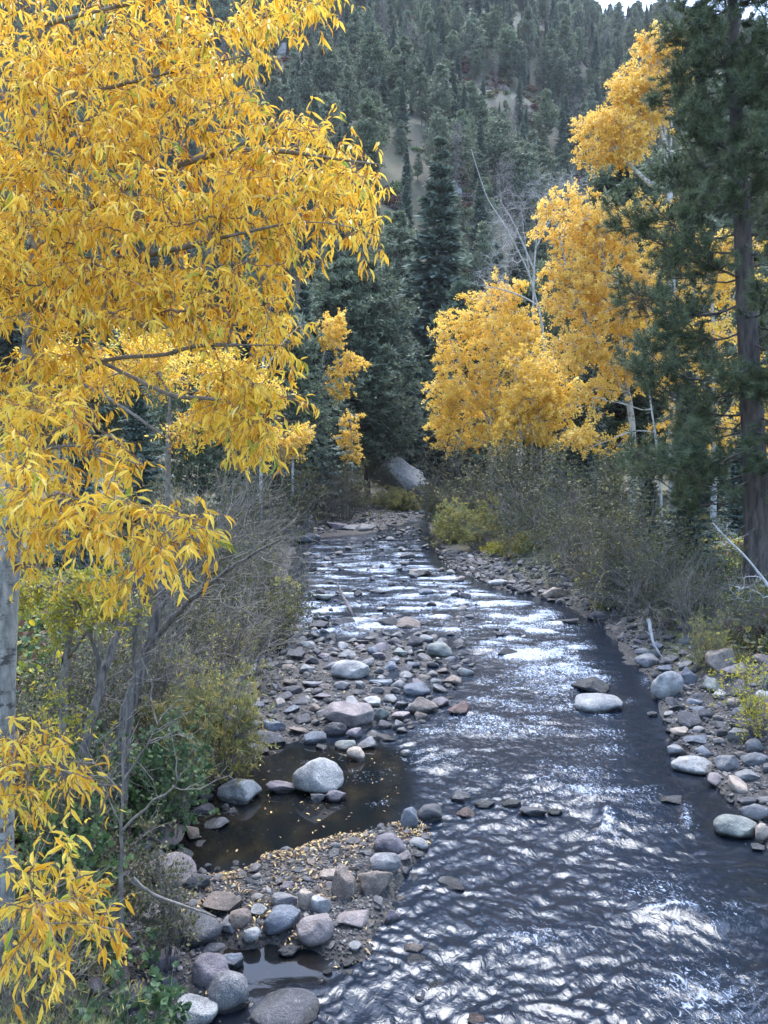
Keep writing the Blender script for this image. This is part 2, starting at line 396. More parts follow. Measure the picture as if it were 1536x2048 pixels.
def rockmat(name, speck=0.5, use_rand=False, wet=True):
    m, t, b, out = mat(name)
    oi = N_(t, 'ShaderNodeObjectInfo'); tc = N_(t, 'ShaderNodeTexCoord'); g = N_(t, 'ShaderNodeNewGeometry')
    off = N_(t, 'ShaderNodeVectorMath', operation='ADD'); sc = N_(t, 'ShaderNodeVectorMath', operation='SCALE')
    cmb = N_(t, 'ShaderNodeCombineXYZ')
    r40 = math_(t, 'MULTIPLY', oi.outputs['Random'], 40.0)
    for i in range(3): t.links.new(r40, cmb.inputs[i])
    t.links.new(g.outputs['Position'], off.inputs[0]); t.links.new(cmb.outputs[0], off.inputs[1])
    n1 = N_(t, 'ShaderNodeTexNoise', i_Scale=3.5, i_Detail=7.0, i_Roughness=.65)
    n2 = N_(t, 'ShaderNodeTexNoise', i_Scale=75.0, i_Detail=3.0, i_Roughness=.75)
    n3 = N_(t, 'ShaderNodeTexNoise', i_Scale=14.0, i_Detail=6.0, i_Roughness=.7)
    vo = N_(t, 'ShaderNodeTexVoronoi', i_Scale=6.0); vo.feature = 'DISTANCE_TO_EDGE'
    for n in (n1, n2, n3, vo): t.links.new(off.outputs[0], n.inputs['Vector'])
    if use_rand:
        base = ramp(t, [(0, (.035, .035, .037)), (.25, (.09, .086, .087)), (.45, (.14, .125, .12)), (.6, (.07, .074, .083)), (.75, (.16, .142, .13)), (.9, (.27, .255, .235)), (1, (.13, .095, .078))], oi.outputs['Random']).outputs[0]
    else: base = oi.outputs['Color']
    sh = ramp(t, [(.32, (.42, .42, .44)), (.46, (.85, .85, .86)), (.56, (1.1, 1.08, 1.05)), (.68, (1.5, 1.45, 1.38))], n1.outputs[0]).outputs[0]
    c = mixc(t, base, sh, 1.0, 'MULTIPLY')
    s2 = ramp(t, [(.36, (.45, .45, .48)), (.5, (1, 1, 1)), (.62, (1.5, 1.5, 1.5))], n2.outputs[0]).outputs[0]
    c = mixc(t, c, s2, speck, 'MULTIPLY')
    lich = ramp(t, [(.60, (0, 0, 0)), (.68, (1, 1, 1))], n3.outputs[0]).outputs[0]
    c = mixc(t, c, mixc(t, c, (.5, .5, .46), .5), math_(t, 'MULTIPLY', lich, .6))
    if wet:
        sx = N_(t, 'ShaderNodeSeparateXYZ'); t.links.new(g.outputs['Position'], sx.inputs[0])
        wl = math_(t, 'MULTIPLY_ADD', sx.outputs[1], SLOPE, -8 * SLOPE)
        dz = math_(t, 'SUBTRACT', sx.outputs[2], wl)
        dz = math_(t, 'ADD', dz, math_(t, 'MULTIPLY', math_(t, 'SUBTRACT', n1.outputs[0], .5), .10))
        mr = N_(t, 'ShaderNodeMapRange'); mr.inputs['From Min'].default_value = .035; mr.inputs['From Max'].default_value = .085
        mr.inputs['To Min'].default_value = 1; mr.inputs['To Max'].default_value = 0; t.links.new(dz, mr.inputs[0])
        c = mixc(t, c, mixc(t, c, (.28, .27, .26), 1.0, 'MULTIPLY'), mr.outputs[0])
        t.links.new(math_(t, 'MULTIPLY_ADD', mr.outputs[0], -.55, .8), b.inputs['Roughness'])
    else: b.inputs['Roughness'].default_value = .85
    t.links.new(c, b.inputs['Base Color'])
    hsum = math_(t, 'ADD', math_(t, 'MULTIPLY', n3.outputs[0], 1.0), math_(t, 'MULTIPLY', n2.outputs[0], .22))
    bp = N_(t, 'ShaderNodeBump', i_Strength=.9, i_Distance=.045); t.links.new(hsum, bp.inputs['Height']); t.links.new(bp.outputs[0], b.inputs['Normal'])
    return m
M_rock = rockmat('river_rock', .45)
M_speck = rockmat('speckled_rock', .95)
M_pebble = rockmat('pebble_rock', .3, True)
M_cliff = rockmat('cliff_rock', .25, False, False)

# ground
def groundmat():
    m, t, b, out = mat('forest_floor')
    g = N_(t, 'ShaderNodeNewGeometry'); a = N_(t, 'ShaderNodeAttribute', attribute_name='rnd')
    n1 = N_(t, 'ShaderNodeTexNoise', i_Scale=.35, i_Detail=8.0, i_Roughness=.6); n2 = N_(t, 'ShaderNodeTexNoise', i_Scale=9.0, i_Detail=8.0, i_Roughness=.75)
    n3 = N_(t, 'ShaderNodeTexVoronoi', i_Scale=26.0); n4 = N_(t, 'ShaderNodeTexNoise', i_Scale=.06, i_Detail=8.0)
    for n in (n1, n2, n3, n4): t.links.new(g.outputs['Position'], n.inputs['Vector'])
    soil = ramp(t, [(.3, (.055, .045, .03)), (.5, (.10, .085, .05)), (.62, (.14, .115, .06)), (.75, (.22, .16, .09))], n2.outputs[0]).outputs[0]
    soil = mixc(t, soil, (.06, .08, .035), ramp(t, [(.45, (0, 0, 0)), (.6, (.6, .6, .6))], n1.outputs[0]).outputs[0])
    grav = ramp(t, [(0, (.018, .018, .018)), (.4, (.042, .04, .04)), (.7, (.075, .068, .062)), (1, (.14, .115, .09))], n3.outputs['Color']).outputs[0]
    grav = mixc(t, grav, ramp(t, [(.3, (.5, .5, .5)), (.7, (1.2, 1.15, 1.1))], n2.outputs[0]).outputs[0], 1.0, 'MULTIPLY')
    hillc = ramp(t, [(.3, (.035, .042, .026)), (.5, (.06, .057, .04)), (.6, (.075, .06, .045)), (.7, (.10, .06, .04))], n4.outputs[0]).outputs[0]
    hillc = mixc(t, hillc, soil, .4)
    f1 = N_(t, 'ShaderNodeMapRange'); t.links.new(a.outputs['Fac'], f1.inputs[0])
    c = mixc(t, grav, soil, ramp(t, [(.15, (0, 0, 0)), (.4, (1, 1, 1))], a.outputs['Fac']).outputs[0])
    c = mixc(t, c, hillc, ramp(t, [(.7, (0, 0, 0)), (1, (1, 1, 1))], a.outputs['Fac']).outputs[0])
    t.links.new(c, b.inputs['Base Color']); b.inputs['Roughness'].default_value = .92
    bp = N_(t, 'ShaderNodeBump', i_Strength=.8, i_Distance=.05); t.links.new(n2.outputs[0], bp.inputs['Height']); t.links.new(bp.outputs[0], b.inputs['Normal'])
    return m
M_ground = groundmat()

# ------------------------------------------------------------------ terrain: one sheet, finer near the river
ys = np.concatenate([np.linspace(-30, 4.5, 24)[:-1], 4.5 * (110 / 4.5) ** np.linspace(0, 1, 290)[:-1], np.linspace(110, 480, 170)[:-1], np.linspace(480, 700, 8)])
us = np.concatenate([np.linspace(-2.6, -.62, 40)[:-1], np.linspace(-.62, .62, 190), np.linspace(.62, 2.6, 40)[1:]])
Yg, Ug = np.meshgrid(ys, us, indexing='ij')
Xg = Ug * (np.maximum(Yg, 4.5) + 2)
Zg = H(Xg, Yg)
dl = XL(Yg) - Xg; dr = Xg - XR(Yg)
zone = 0.12 + 0.38 * sstep(0.2, 1.6, np.maximum(dl, dr) + .4 * vn(Xg, Yg, 4)) + .5 * sstep(2, 12, hill(Xg, Yg))
zone = np.where(sdpoly(Xg, Yg, BAR_D) > 0, .12, zone)
nr, nc = Yg.shape
idx = np.arange(nr * nc).reshape(nr, nc)
Q = np.stack([idx[:-1, :-1], idx[:-1, 1:], idx[1:, 1:], idx[1:, :-1]], -1).reshape(-1, 4)
tme = mk_mesh('ground', np.stack([Xg, Yg, Zg], -1).reshape(-1, 3), Q, [M_ground], zone.ravel(), True)
tag(link('ground', tme), kind='structure')

# ------------------------------------------------------------------ river
def watermat():
    m, t, b, out = mat('river_water')
    g = N_(t, 'ShaderNodeNewGeometry'); a = N_(t, 'ShaderNodeAttribute', attribute_name='rnd'); ca = N_(t, 'ShaderNodeAttribute', attribute_name='rough')
    mp = N_(t, 'ShaderNodeMapping'); mp.inputs['Scale'].default_value = (1.0, .6, 1); t.links.new(g.outputs['Position'], mp.inputs[0])
    n1 = N_(t, 'ShaderNodeTexNoise', i_Scale=11.0, i_Detail=4.0, i_Roughness=.55, i_Distortion=1.6)
    n2 = N_(t, 'ShaderNodeTexNoise', i_Scale=30.0, i_Detail=4.0, i_Roughness=.65, i_Distortion=.8)
    n3 = N_(t, 'ShaderNodeTexNoise', i_Scale=14.0, i_Detail=7.0, i_Roughness=.72, i_Distortion=1.6)
    n4 = N_(t, 'ShaderNodeTexNoise', i_Scale=2.6, i_Detail=5.0)
    for n in (n1, n2, n3, n4): t.links.new(mp.outputs[0], n.inputs['Vector'])
    c = ramp(t, [(.35, (.004, .005, .006)), (.55, (.008, .007, .006)), (.75, (.022, .017, .010))], n4.outputs[0]).outputs[0]
    c = mixc(t, c, (.010, .0155, .026), math_(t, 'MINIMUM', ca.outputs['Fac'], 1.0))
    t.links.new(c, b.inputs['Base Color']); b.inputs['Roughness'].default_value = .04; b.inputs['IOR'].default_value = 1.40
    hs = math_(t, 'ADD', n1.outputs[0], math_(t, 'MULTIPLY', n2.outputs[0], .16))
    hs = math_(t, 'MULTIPLY', hs, ca.outputs['Fac'])
    bp = N_(t, 'ShaderNodeBump', i_Strength=.8, i_Distance=.014); t.links.new(hs, bp.inputs['Height']); t.links.new(bp.outputs[0], b.inputs['Normal'])
    fo = N_(t, 'ShaderNodeBsdfPrincipled'); fo.inputs['Base Color'].default_value = (.60, .69, .84, 1); fo.inputs['Roughness'].default_value = .5
    bp2 = N_(t, 'ShaderNodeBump', i_Strength=1.0, i_Distance=.06); t.links.new(n3.outputs[0], bp2.inputs['Height']); t.links.new(bp2.outputs[0], fo.inputs['Normal'])
    s = math_(t, 'ADD', a.outputs['Fac'], math_(t, 'MULTIPLY', math_(t, 'SUBTRACT', n3.outputs[0], .5), 2.6))
    f = ramp(t, [(.44, (0, 0, 0)), (.85, (1, 1, 1))], s).outputs[0]
    f = math_(t, 'MULTIPLY', f, .92)
    mx = N_(t, 'ShaderNodeMixShader'); t.links.new(f, mx.inputs[0]); t.links.new(b.outputs[0], mx.inputs[1]); t.links.new(fo.outputs[0], mx.inputs[2]); t.links.new(mx.outputs[0], out.inputs[0])
    return m
M_water = watermat()
FOAM = [(1060, 1312, 110, 12, .75), (1080, 1345, 90, 30, .55), (1110, 1380, 60, 25, .5), (960, 1300, 40, 8, .5), (1070, 1440, 70, 10, .45), (1090, 1530, 60, 25, .3),
        (930, 1205, 80, 14, .4), (1000, 1235, 120, 16, .45), (1110, 1255, 90, 10, .45), (870, 1215, 60, 10, .45), (700, 1250, 60, 8, .6), (640, 1160, 70, 10, .4),
        (700, 1120, 90, 8, .4), (790, 1085, 70, 6, .4), (760, 1170, 90, 9, .4), (880, 1180, 50, 8, .4), (650, 1212, 60, 8, .45), (735, 1258, 40, 6, .75), (810, 1040, 50, 5, .45), (845, 1022, 20, 4, .4),
        (1215, 1645, 22, 26, .6), (1200, 1690, 40, 20, .35), (1372, 1632, 14, 30, .55), (1300, 1578, 40, 10, .4), (1350, 1822, 70, 9, .65), (1430, 1850, 25, 25, .35), (1330, 1855, 100, 14, .3),
        (1260, 1400, 20, 10, .4), (1290, 1360, 14, 16, .4), (1120, 1600, 70, 8, .3), (1180, 1710, 50, 14, .3), (1330, 1990, 40, 10, .35), (1200, 1505, 60, 8, .3), (640, 1262, 60, 5, .5), (1000, 1500, 200, 60, .12),
        (930, 1270, 60, 8, .35), (1450, 1400, 1, 1, 0), (760, 1605, 40, 8, .35), (900, 1440, 40, 8, .3)]
wy = 5.5 * (96 / 5.5) ** np.linspace(0, 1, 800)
wu = np.linspace(-.40, .66, 520)
Yw, Uw = np.meshgrid(wy, wu, indexing='ij')
Xw = Uw * (Yw + .6)
res = Yw * 0.0045
px, py = proj(np.stack([Xw, Yw, W(Yw)], -1))
foam = np.zeros_like(Xw)
for (fx, fy, rx, ry, s) in FOAM:
    foam = np.maximum(foam, s * np.exp(-(((px - fx) / rx) ** 2 + ((py - fy) / ry) ** 2)))
ch = sstep(0.15, 1.4, np.minimum(Xw - XL(Yw), XR(Yw) - Xw))
for pg_, t_ in BARS: ch = ch * (1 - sstep(-.9, -.1, sdpoly(Xw, Yw, pg_)))
fast = np.exp(-((py - 1270) / 260) ** 2) * ch
foam = np.maximum(foam, fast * (.46 + .40 * fbm(Xw / .9, Yw / .5, 81, 3)))
foam = np.maximum(foam, ch * (.04 + .30 * fbm(Xw / 1.6, Yw / .9, 85, 3)) * sstep(900, 1050, px))
calm = np.maximum(sstep(-.6, .1, sdpoly(Xw, Yw, POOL)), sstep(-.2, .1, sdpoly(Xw, Yw, POOL2)))
dbank = np.minimum(Xw - XL(Yw), XR(Yw) - Xw)
act = (.45 + .55 * sstep(.2, 2.5, dbank)) * (1 - .965 * calm)
mid = np.exp(-((py - 1330) / 330) ** 2)
act = act * (0.8 + .5 * foam + .25 * mid)
wx = Xw + .25 * fbm(Xw / 1.3, Yw / 1.3, 40, 2); wyy = Yw + .25 * fbm(Xw / 1.3, Yw / 1.3, 44, 2)
def res_fade(s): return np.clip(1.6 - 3.2 * res / s, 0, 1)
def rot_(a, sx, sy):
    c, q = math.cos(a), math.sin(a)
    return (wx * c + wyy * q) / sx, (-wx * q + wyy * c) / sy
gust = .55 + .75 * (.5 + .5 * fbm(wx / 1.7, wyy / 1.3, 66, 2))
r1 = 1 - np.abs(fbm(*rot_(.5, .80, .55), 50, 2)) * 1.2
hw = .045 * vn(wx / 2.6, wyy / 1.7, 48) + .012 * r1 * res_fade(.8)
for a, sx, sy, amp, sd in [(.45, .44, .15, .014, 60), (-.40, .36, .12, .012, 62), (.8, .22, .11, .010, 63)]:
    hw += amp * vn(*rot_(a, sx, sy), sd) * res_fade(sy * 2) * gust
for a, sx, sy, amp, sd in [(-.6, .19, .11, .009, 68), (.1, .14, .085, .0075, 64), (.9, .11, .07, .006, 65), (.3, .07, .055, .004, 67)]:
    hw += amp * (1 - 1.7 * np.abs(vn(*rot_(a, sx, sy), sd))) * res_fade(sy * 1.7) * gust
hw = hw * act
hw += .07 * foam * (1 + .5 * vn(Xw / .3, Yw / .2, 70)) * res_fade(.5)
# standing waves and small drops in front of the rapids
for (fx, fy, rx, s) in [(1040, 1303, 120, .13), (1350, 1815, 75, .10), (1100, 1540, 90, .05), (1215, 1632, 30, .08), (1120, 1248, 120, .06), (720, 1252, 60, .08), (980, 1228, 130, .05)]:
    c = G(fx, fy); k = c[1] / F
    hw += s * np.exp(-((Xw - c[0]) / (rx * k)) ** 2) * np.exp(-((Yw - c[1] - .12 * np.sin(Xw * 3)) / .35) ** 2)
hw *= np.clip(.15 + sstep(0, .25, dbank + 0 * Xw), 0, 1) * (1 - .9 * calm) + .0
Zw = W(Yw) + hw * 0.9 - .02
idx = np.arange(Yw.size).reshape(Yw.shape)
Q = np.stack([idx[:-1, :-1], idx[:-1, 1:], idx[1:, 1:], idx[1:, :-1]], -1).reshape(-1, 4)
# keep only faces that are in the channel
inch = ((Xw > XL(Yw) - 1.2) & (Xw < XR(Yw) + 1.2))
kf = (inch[:-1, :-1] | inch[1:, 1:]).ravel()
Q = Q[kf]
used = np.unique(Q); remap = np.full(Yw.size, -1); remap[used] = np.arange(len(used))
wme = mk_mesh('river', np.stack([Xw, Yw, Zw], -1).reshape(-1, 3)[used], remap[Q], [M_water], foam.ravel()[used], True)
at_ = wme.attributes.new('rough', 'FLOAT', 'POINT'); at_.data.foreach_set('value', (np.clip(act, .03, 1.2) * (1 + .6 * mid)).ravel()[used].astype(np.float32))
tag(link('river', wme), kind='structure')

# ------------------------------------------------------------------ rocks
def rock_variant(seed, sub=4, cuts=7, rough=.06, cutd=(.62, .9), flat=1.0):
    r = np.random.default_rng(seed)
    bm = bmesh.new(); bmesh.ops.create_icosphere(bm, subdivisions=sub, radius=1)
    v = np.array([p.co[:] for p in bm.verts]); f = np.array([[p.index for p in q.verts] for q in bm.faces]); bm.free()
    v = np.sign(v) * np.abs(v) ** .88
    for _ in range(cuts):
        n = r.normal(size=3); n /= np.linalg.norm(n); d = r.uniform(*cutd)
        e = v @ n - d; k = np.clip(e, 0, None)[:, None]; v = v - k * n * .96
    o = r.uniform(0, 50, 3)
    dis = np.array([mnoise.fractal(Vector(q * 1.1 + o), 1.0, 2.0, 4) for q in v])
    dis2 = np.array([mnoise.fractal(Vector(q * 4 + o), 1.0, 2.0, 2) for q in v]) if sub > 3 else 0
    v = v * (1 + rough * dis + rough * .22 * dis2)[:, None]
    v /= np.abs(v).max(0)
    return v, f
ROCKS = {}
def rock_meshes(key, n, m, **kw):
    out = []
    for i in range(n):
        v, f = rock_variant(hash_(key) + i, **kw)
        out.append(mk_mesh('rock', v, f, [m], smooth=True))
    ROCKS[key] = out
def hash_(s): return sum(ord(c) * (i + 3) for i, c in enumerate(s)) * 7
rock_meshes('round', 5, M_rock, cuts=9, cutd=(.66, .92), rough=.12)
rock_meshes('speck', 4, M_speck, cuts=9, cutd=(.66, .9), rough=.10)
rock_meshes('block', 5, M_rock, cuts=14, cutd=(.45, .78), rough=.13)
rock_meshes('slab', 5, M_rock, cuts=13, cutd=(.45, .8), rough=.12)
rock_meshes('small', 12, M_rock, sub=3, cuts=14, cutd=(.42, .82), rough=.15)

TONE = {'grey': (.175, .17, .17), 'pale': (.27, .265, .255), 'dark': (.068, .066, .07), 'blue': (.125, .135, .155), 'pink': (.205, .172, .165), 'brown': (.165, .13, .108),
        'tan': (.31, .25, .20), 'purple': (.145, .125, .135), 'black': (.032, .031, .031), 'green': (.18, .19, .17), 'red': (.15, .092, .075)}
TWORD = {'grey': 'grey', 'pale': 'pale grey', 'dark': 'dark grey', 'blue': 'bluish grey', 'pink': 'pinkish', 'brown': 'brown', 'tan': 'tan', 'purple': 'purplish', 'black': 'black wet', 'green': 'greenish grey', 'red': 'reddish'}
placed = []   # (x, y, r)
RG = 'boulders and cobbles along the river'
def put_rock(cx, cy, w, h, shape, tone, label, mesh=None, name='boulder', rot=None):
    by = cy + h * .36
    g0 = G(cx, by)
    for _ in range(3):
        gz = max(Hs(g0[0], g0[1]) - W(g0[1]), 0.0)
        g0 = G(cx, by, min(gz, 3))
    s = g0[1] / F
    wm = w * s; dep = wm * .82
    ang = math.atan2(CAMZ - g0[2], g0[1])
    hm = (h * s - dep * .55 * math.sin(ang)) / math.cos(ang)
    hm = float(np.clip(hm, .30 * wm, 1.5 * wm))
    x, y = g0[0], g0[1] + dep * .32
    base = max(Hs(x, y), float(W(y)) - .02)
    me = mesh or random.choice(ROCKS[shape])
    o = link(name, me, None, (x, y, base + hm * .28), (random.uniform(-.08, .08), random.uniform(-.08, .08), rot if rot is not None else random.choice([0, math.pi]) + random.uniform(-.35, .35)), (wm / 2 * 1.04, dep / 2, hm * .66))
    c = TONE[tone]; k = random.uniform(.9, 1.1)
    o.color = (c[0] * k, c[1] * k, c[2] * k, 1)
    tag(o, label, 'boulder' if name == 'boulder' else 'stone', RG)
    placed.append((x, y, wm * .46))
    return o
HR = [
 (634,1557,102,84,'speck','pale','large rounded speckled grey boulder standing alone in the still dark pool'),
 (560,1577,64,24,'slab','purple','low flat dark slab touching the left of the pool boulder'),
 (635,1594,38,22,'block','grey','small stone at the foot of the large pool boulder'),
 (673,1590,44,32,'block','purple','angular stone leaning at the right foot of the pool boulder'),
 (475,1582,88,56,'speck','pale','low triangular pale boulder on the left rim of the pool'),
 (310,1665,112,58,'slab','brown','broad brownish flat boulder at the left end of the dark pool'),
 (317,1682,28,30,'block','blue','small upright slab leaning on the broad brownish boulder'),
 (275,1694,60,34,'block','grey','grey block under the broad brownish boulder left of the pool'),
 (335,1745,102,78,'speck','pink','big pitted pinkish angular boulder below the left end of the pool'),
 (393,1768,50,36,'round','dark','dark rounded stone tucked right of the pitted pinkish boulder'),
 (382,1862,114,84,'speck','dark','big dark speckled boulder beside the left shrubs, lower left bank'),
 (447,1811,90,44,'block','brown','oblong brown block above the dark speckled boulder'),
 (478,1840,48,40,'round','brown','rounded brown stone right of the oblong brown block'),
 (519,1824,40,26,'block','pale','pale wedge stone above the bluish round boulder'),
 (452,1855,52,34,'block','grey','angular grey stone right of the dark speckled boulder'),
 (502,1862,38,32,'round','pale','small pale rounded stone left of the bluish round boulder'),
 (563,1847,78,58,'round','blue','smooth bluish grey round boulder on the lower gravel bar'),
 (628,1873,76,62,'round','pink','rounded pinkish boulder right of the smooth bluish boulder'),
 (580,1898,50,30,'block','dark','dark wedge stone at the edge of the small lower pool'),
 (567,1802,54,34,'round','grey','grey oval stone above the smooth bluish boulder'),
 (614,1801,38,46,'round','tan','upright egg shaped tan stone on the lower gravel bar'),
 (641,1811,44,38,'round','pale','pale stone leaning right of the upright egg shaped stone'),
 (687,1773,50,72,'speck','brown','upright dark brown oval boulder on the gravel bar'),
 (748,1768,84,56,'block','brown','large brown rounded block at the water edge of the gravel bar'),
 (655,1753,50,26,'slab','tan','tan slab left of the upright dark brown boulder'),
 (707,1841,74,38,'slab','pink','flat pinkish stone below the upright brown boulder'),
 (572,1772,36,20,'block','purple','small purplish stone in the middle of the lower gravel bar'),
 (417,1946,80,66,'round','purple','purplish boulder between shrubs and the small lower pool'),
 (450,1989,88,84,'speck','grey','pitted grey boulder below the purplish boulder at the small pool'),
 (462,1922,46,38,'round','blue','bluish rounded stone at the left tip of the small lower pool'),
 (565,2028,146,72,'speck','dark','wide dark speckled boulder cut by the bottom of the picture'),
 (380,2032,104,64,'speck','pale','pale boulder among leaves at the bottom, left of the pitted one'),
 (422,1897,52,28,'block','dark','dark stone below the big dark speckled boulder'),
 (288,1826,58,34,'speck','pink','pale pinkish stone half hidden by shrubs on the left bank'),
 (697,1433,102,62,'round','pink','biggest pinkish boulder on the upper cobble bar'),
 (702,1344,80,42,'speck','pale','large whitish boulder in the middle of the upper cobble bar'),
 (847,1411,62,38,'block','brown','pinkish brown wedge boulder at the water edge of the upper bar'),
 (924,1417,60,32,'block','red','reddish brown boulder standing in the rapids right of the upper bar'),
 (833,1380,56,32,'round','blue','smooth bluish boulder behind the pinkish brown wedge boulder'),
 (690,1489,46,26,'round','green','pale greenish oval stone at the tip of the upper bar'),
 (710,1508,40,32,'round','tan','half wet tan round stone at the pool inlet'),
 (670,1460,46,34,'round','dark','dark rounded stone in front of the biggest pinkish boulder'),
 (706,1467,34,30,'block','purple','purplish pointed stone below the biggest pinkish boulder'),
 (540,1478,70,30,'slab','dark','long dark stone at the left top of the pool'),
 (547,1451,48,30,'round','blue','dark bluish stone below the green willow bush'),
 (478,1474,48,32,'round','dark','dark round stone at the left edge under the willow bush'),
 (514,1498,52,20,'slab','dark','low dark stone at the upper rim of the pool'),
 (507,1449,38,24,'block','grey','small grey block behind the dark stones under the willow bush'),
 (760,1428,36,30,'block','green','greenish cube shaped stone right of the biggest pinkish boulder'),
 (800,1430,40,20,'block','pink','flat pinkish stone beside the greenish stone'),
 (795,1447,30,20,'block','grey','small grey stone in front of the flat pinkish stone'),
 (686,1372,38,24,'block','grey','grey stone in front of the large whitish boulder'),
 (763,1364,48,24,'slab','blue','bluish slab right of the large whitish boulder'),
 (625,1369,52,20,'slab','grey','long grey stone left below the large whitish boulder'),
 (814,1250,68,22,'slab','brown','long brown flat boulder at the head of the cobble bar'),
 (776,1247,42,24,'round','black','black wet boulder left of the long brown flat boulder'),
 (686,1243,48,24,'round','dark','dark rounded boulder below the driftwood stick'),
 (640,1250,42,20,'block','dark','dark block left of the rounded boulder below the driftwood'),
 (647,1193,56,22,'slab','green','pale greenish boulder alone in the riffle, left of the driftwood stick'),
 (851,1184,34,18,'block','blue','bluish stone in the middle of the riffle'),
 (914,1188,22,16,'block','grey','small pointed stone in the riffle right of the middle'),
 (838,1145,48,18,'block','tan','tan stone in the river near the right gravel shore'),
 (811,1112,36,14,'slab','dark','dark flat stone in the far riffle'),
 (729,1057,52,16,'block','grey','grey stone on the far left shore, rightmost'),
 (672,1052,48,22,'slab','purple','low purplish rock on the far left shore'),
 (611,1076,54,24,'block','blue','pale bluish boulder where the left bank meets the far riffle'),
 (908,1360,40,20,'slab','brown','flat brown stone lying alone right of the upper bar'),
 (878,1301,56,34,'round','green','rounded greenish boulder at the right edge of the upper bar'),
 (829,1283,48,26,'block','dark','dark boulder behind the rounded greenish boulder'),
 (908,1250,52,22,'block','dark','dark cluster stone in the riffle right of the long brown boulder'),
 (754,1184,34,10,'slab','dark','barely emerging dark stone in the middle riffle'),
 (761,1311,34,18,'block','purple','small purplish stone behind the large whitish boulder'),
 (797,1306,38,18,'block','green','pale greenish flat stone near the rounded greenish boulder'),
 (695,1310,42,22,'slab','grey','grey slab behind the large whitish boulder'),
 (769,1477,44,13,'slab','black','thin wet black slab in the water by the pool inlet'),
 (812,1505,22,15,'round','pale','single pale stone in the water right of the pool inlet'),
 (593,1311,42,22,'block','dark','dark block on the left part of the upper bar'),
 (609,1340,38,22,'block','grey','grey block left of the large whitish boulder'),
 (580,1381,42,24,'block','dark','dark stone right of the green willow bush'),
 (594,1018,66,66,'speck','grey','big bank boulder half behind the grey thicket, far left bank'),
 (1340,1370,62,60,'round','pale','large pale purplish block boulder standing at the right shore'),
 (1448,1318,64,54,'speck','tan','egg shaped tan boulder leaning on the right bank'),
 (1484,1336,74,26,'block','pink','long pinkish boulder below the egg shaped one, right bank'),
 (1200,1408,100,38,'speck','pale','broad flat pale boulder in the rapids near the right shore'),
 (1190,1377,80,20,'slab','black','low black wet rock just behind the broad flat pale boulder'),
 (1298,1322,50,30,'round','grey','rounded grey boulder below the white stick, right shore'),
 (1376,1353,40,42,'block','blue','bluish stone right of the large pale block boulder'),
 (1443,1389,42,22,'block','pale','pale flat stone in the middle of the right cobble shore'),
 (1363,1462,38,20,'round','tan','small tan oval stone in the shallows at right'),
 (1352,1498,42,30,'block','grey','grey pointed stone in the shallows at right'),
 (1393,1531,88,40,'speck','pale','elongated pale boulder at the tip of the right cobble shore'),
 (1461,1527,50,44,'speck','grey','grey boulder right of the elongated pale boulder'),
 (1400,1481,54,24,'slab','blue','dark bluish slab above the elongated pale boulder'),
 (1514,1521,56,38,'block','grey','grey block at the right picture edge beside shallow water'),
 (1502,1555,58,20,'slab','grey','flat smooth stone lying in water at the right edge'),
 (1484,1656,92,50,'speck','green','round greenish boulder with dark wet foot at the right edge'),
 (1500,1605,40,20,'block','dark','small dark stone above the round greenish boulder'),
 (1528,1668,34,42,'round','tan','tan stone cut by the right picture edge'),
 (1520,1693,30,16,'block','grey','small grey stone below the round greenish boulder'),
 (1488,1466,54,36,'block','grey','grey blocky boulder high on the right cobble shore'),
 (1512,1480,36,28,'round','grey','smaller stone touching the blocky boulder, right edge'),
 (1413,1428,48,24,'block','dark','dark stone left in the right cobble shore'),
 (1468,1401,34,28,'block','pink','pinkish stone below the long pinkish boulder'),
 (1522,1446,46,38,'block','purple','purplish boulder at the right edge under the yellow bush'),
 (1306,1427,24,14,'block','dark','tiny dark stone in the shallows left of the right shore'),
 (918,1594,48,24,'block','dark','leftmost dark rock of the leaf covered row across the river'),
 (973,1606,44,22,'block','black','second dark rock in the row across the river'),
 (1023,1607,42,22,'block','black','black rock with leaves at the right of the row'),
 (1113,1621,34,18,'block','black','little black rock with water running over, right of the row'),
 (1068,1627,58,18,'slab','dark','low dark rock awash between the row and the black rock'),
 (933,1626,42,18,'slab','red','reddish low rock with fallen leaves below the row'),
 (862,1626,54,36,'round','dark','dark rounded boulder at the right tip of the gravel bar'),
 (820,1641,38,44,'round','blue','upright bluish stone at the tip of the gravel bar'),
 (775,1692,66,46,'round','purple','big purplish rounded stone on the right rim of the gravel bar'),
 (808,1713,42,24,'block','pink','pinkish stone at the water below the big purplish stone'),
 (836,1688,42,24,'round','grey','grey oval stone at the water edge of the bar'),
 (770,1729,62,40,'round','grey','round grey boulder above the large brown block'),
 (903,1773,62,20,'slab','dark','dark slab lying alone in the near river'),
 (852,1778,30,14,'slab','dark','submerged dark stone left of the lone slab'),
 (826,1898,42,26,'block','brown','brown stone in the shallow edge, above the black one'),
 (832,1921,46,24,'round','black','black wet stone in the shallow edge, near the bottom'),
 (866,1898,26,18,'block','dark','small dark stone right of the brown shallow stone'),
 (780,1938,24,18,'block','grey','small grey stone left of the black wet stone'),
 (850,1946,32,16,'slab','black','flat black stone in the near ripples'),
 (870,1978,52,16,'slab','black','low black rock awash near the bottom'),
 (840,1996,20,18,'block','dark','small stone with ripple near the bottom'),
 (783,1836,36,34,'block','purple','purplish stone at the waterline right of the flat pinkish stone'),
 (958,2044,50,20,'slab','red','reddish wet rock at the very bottom of the river'),
 (1350,1603,56,14,'slab','black','dark rock under a thin sheet of water, right of the river middle'),
 (1020,1306,54,18,'block','black','dark rock at the lip of the small waterfall'),
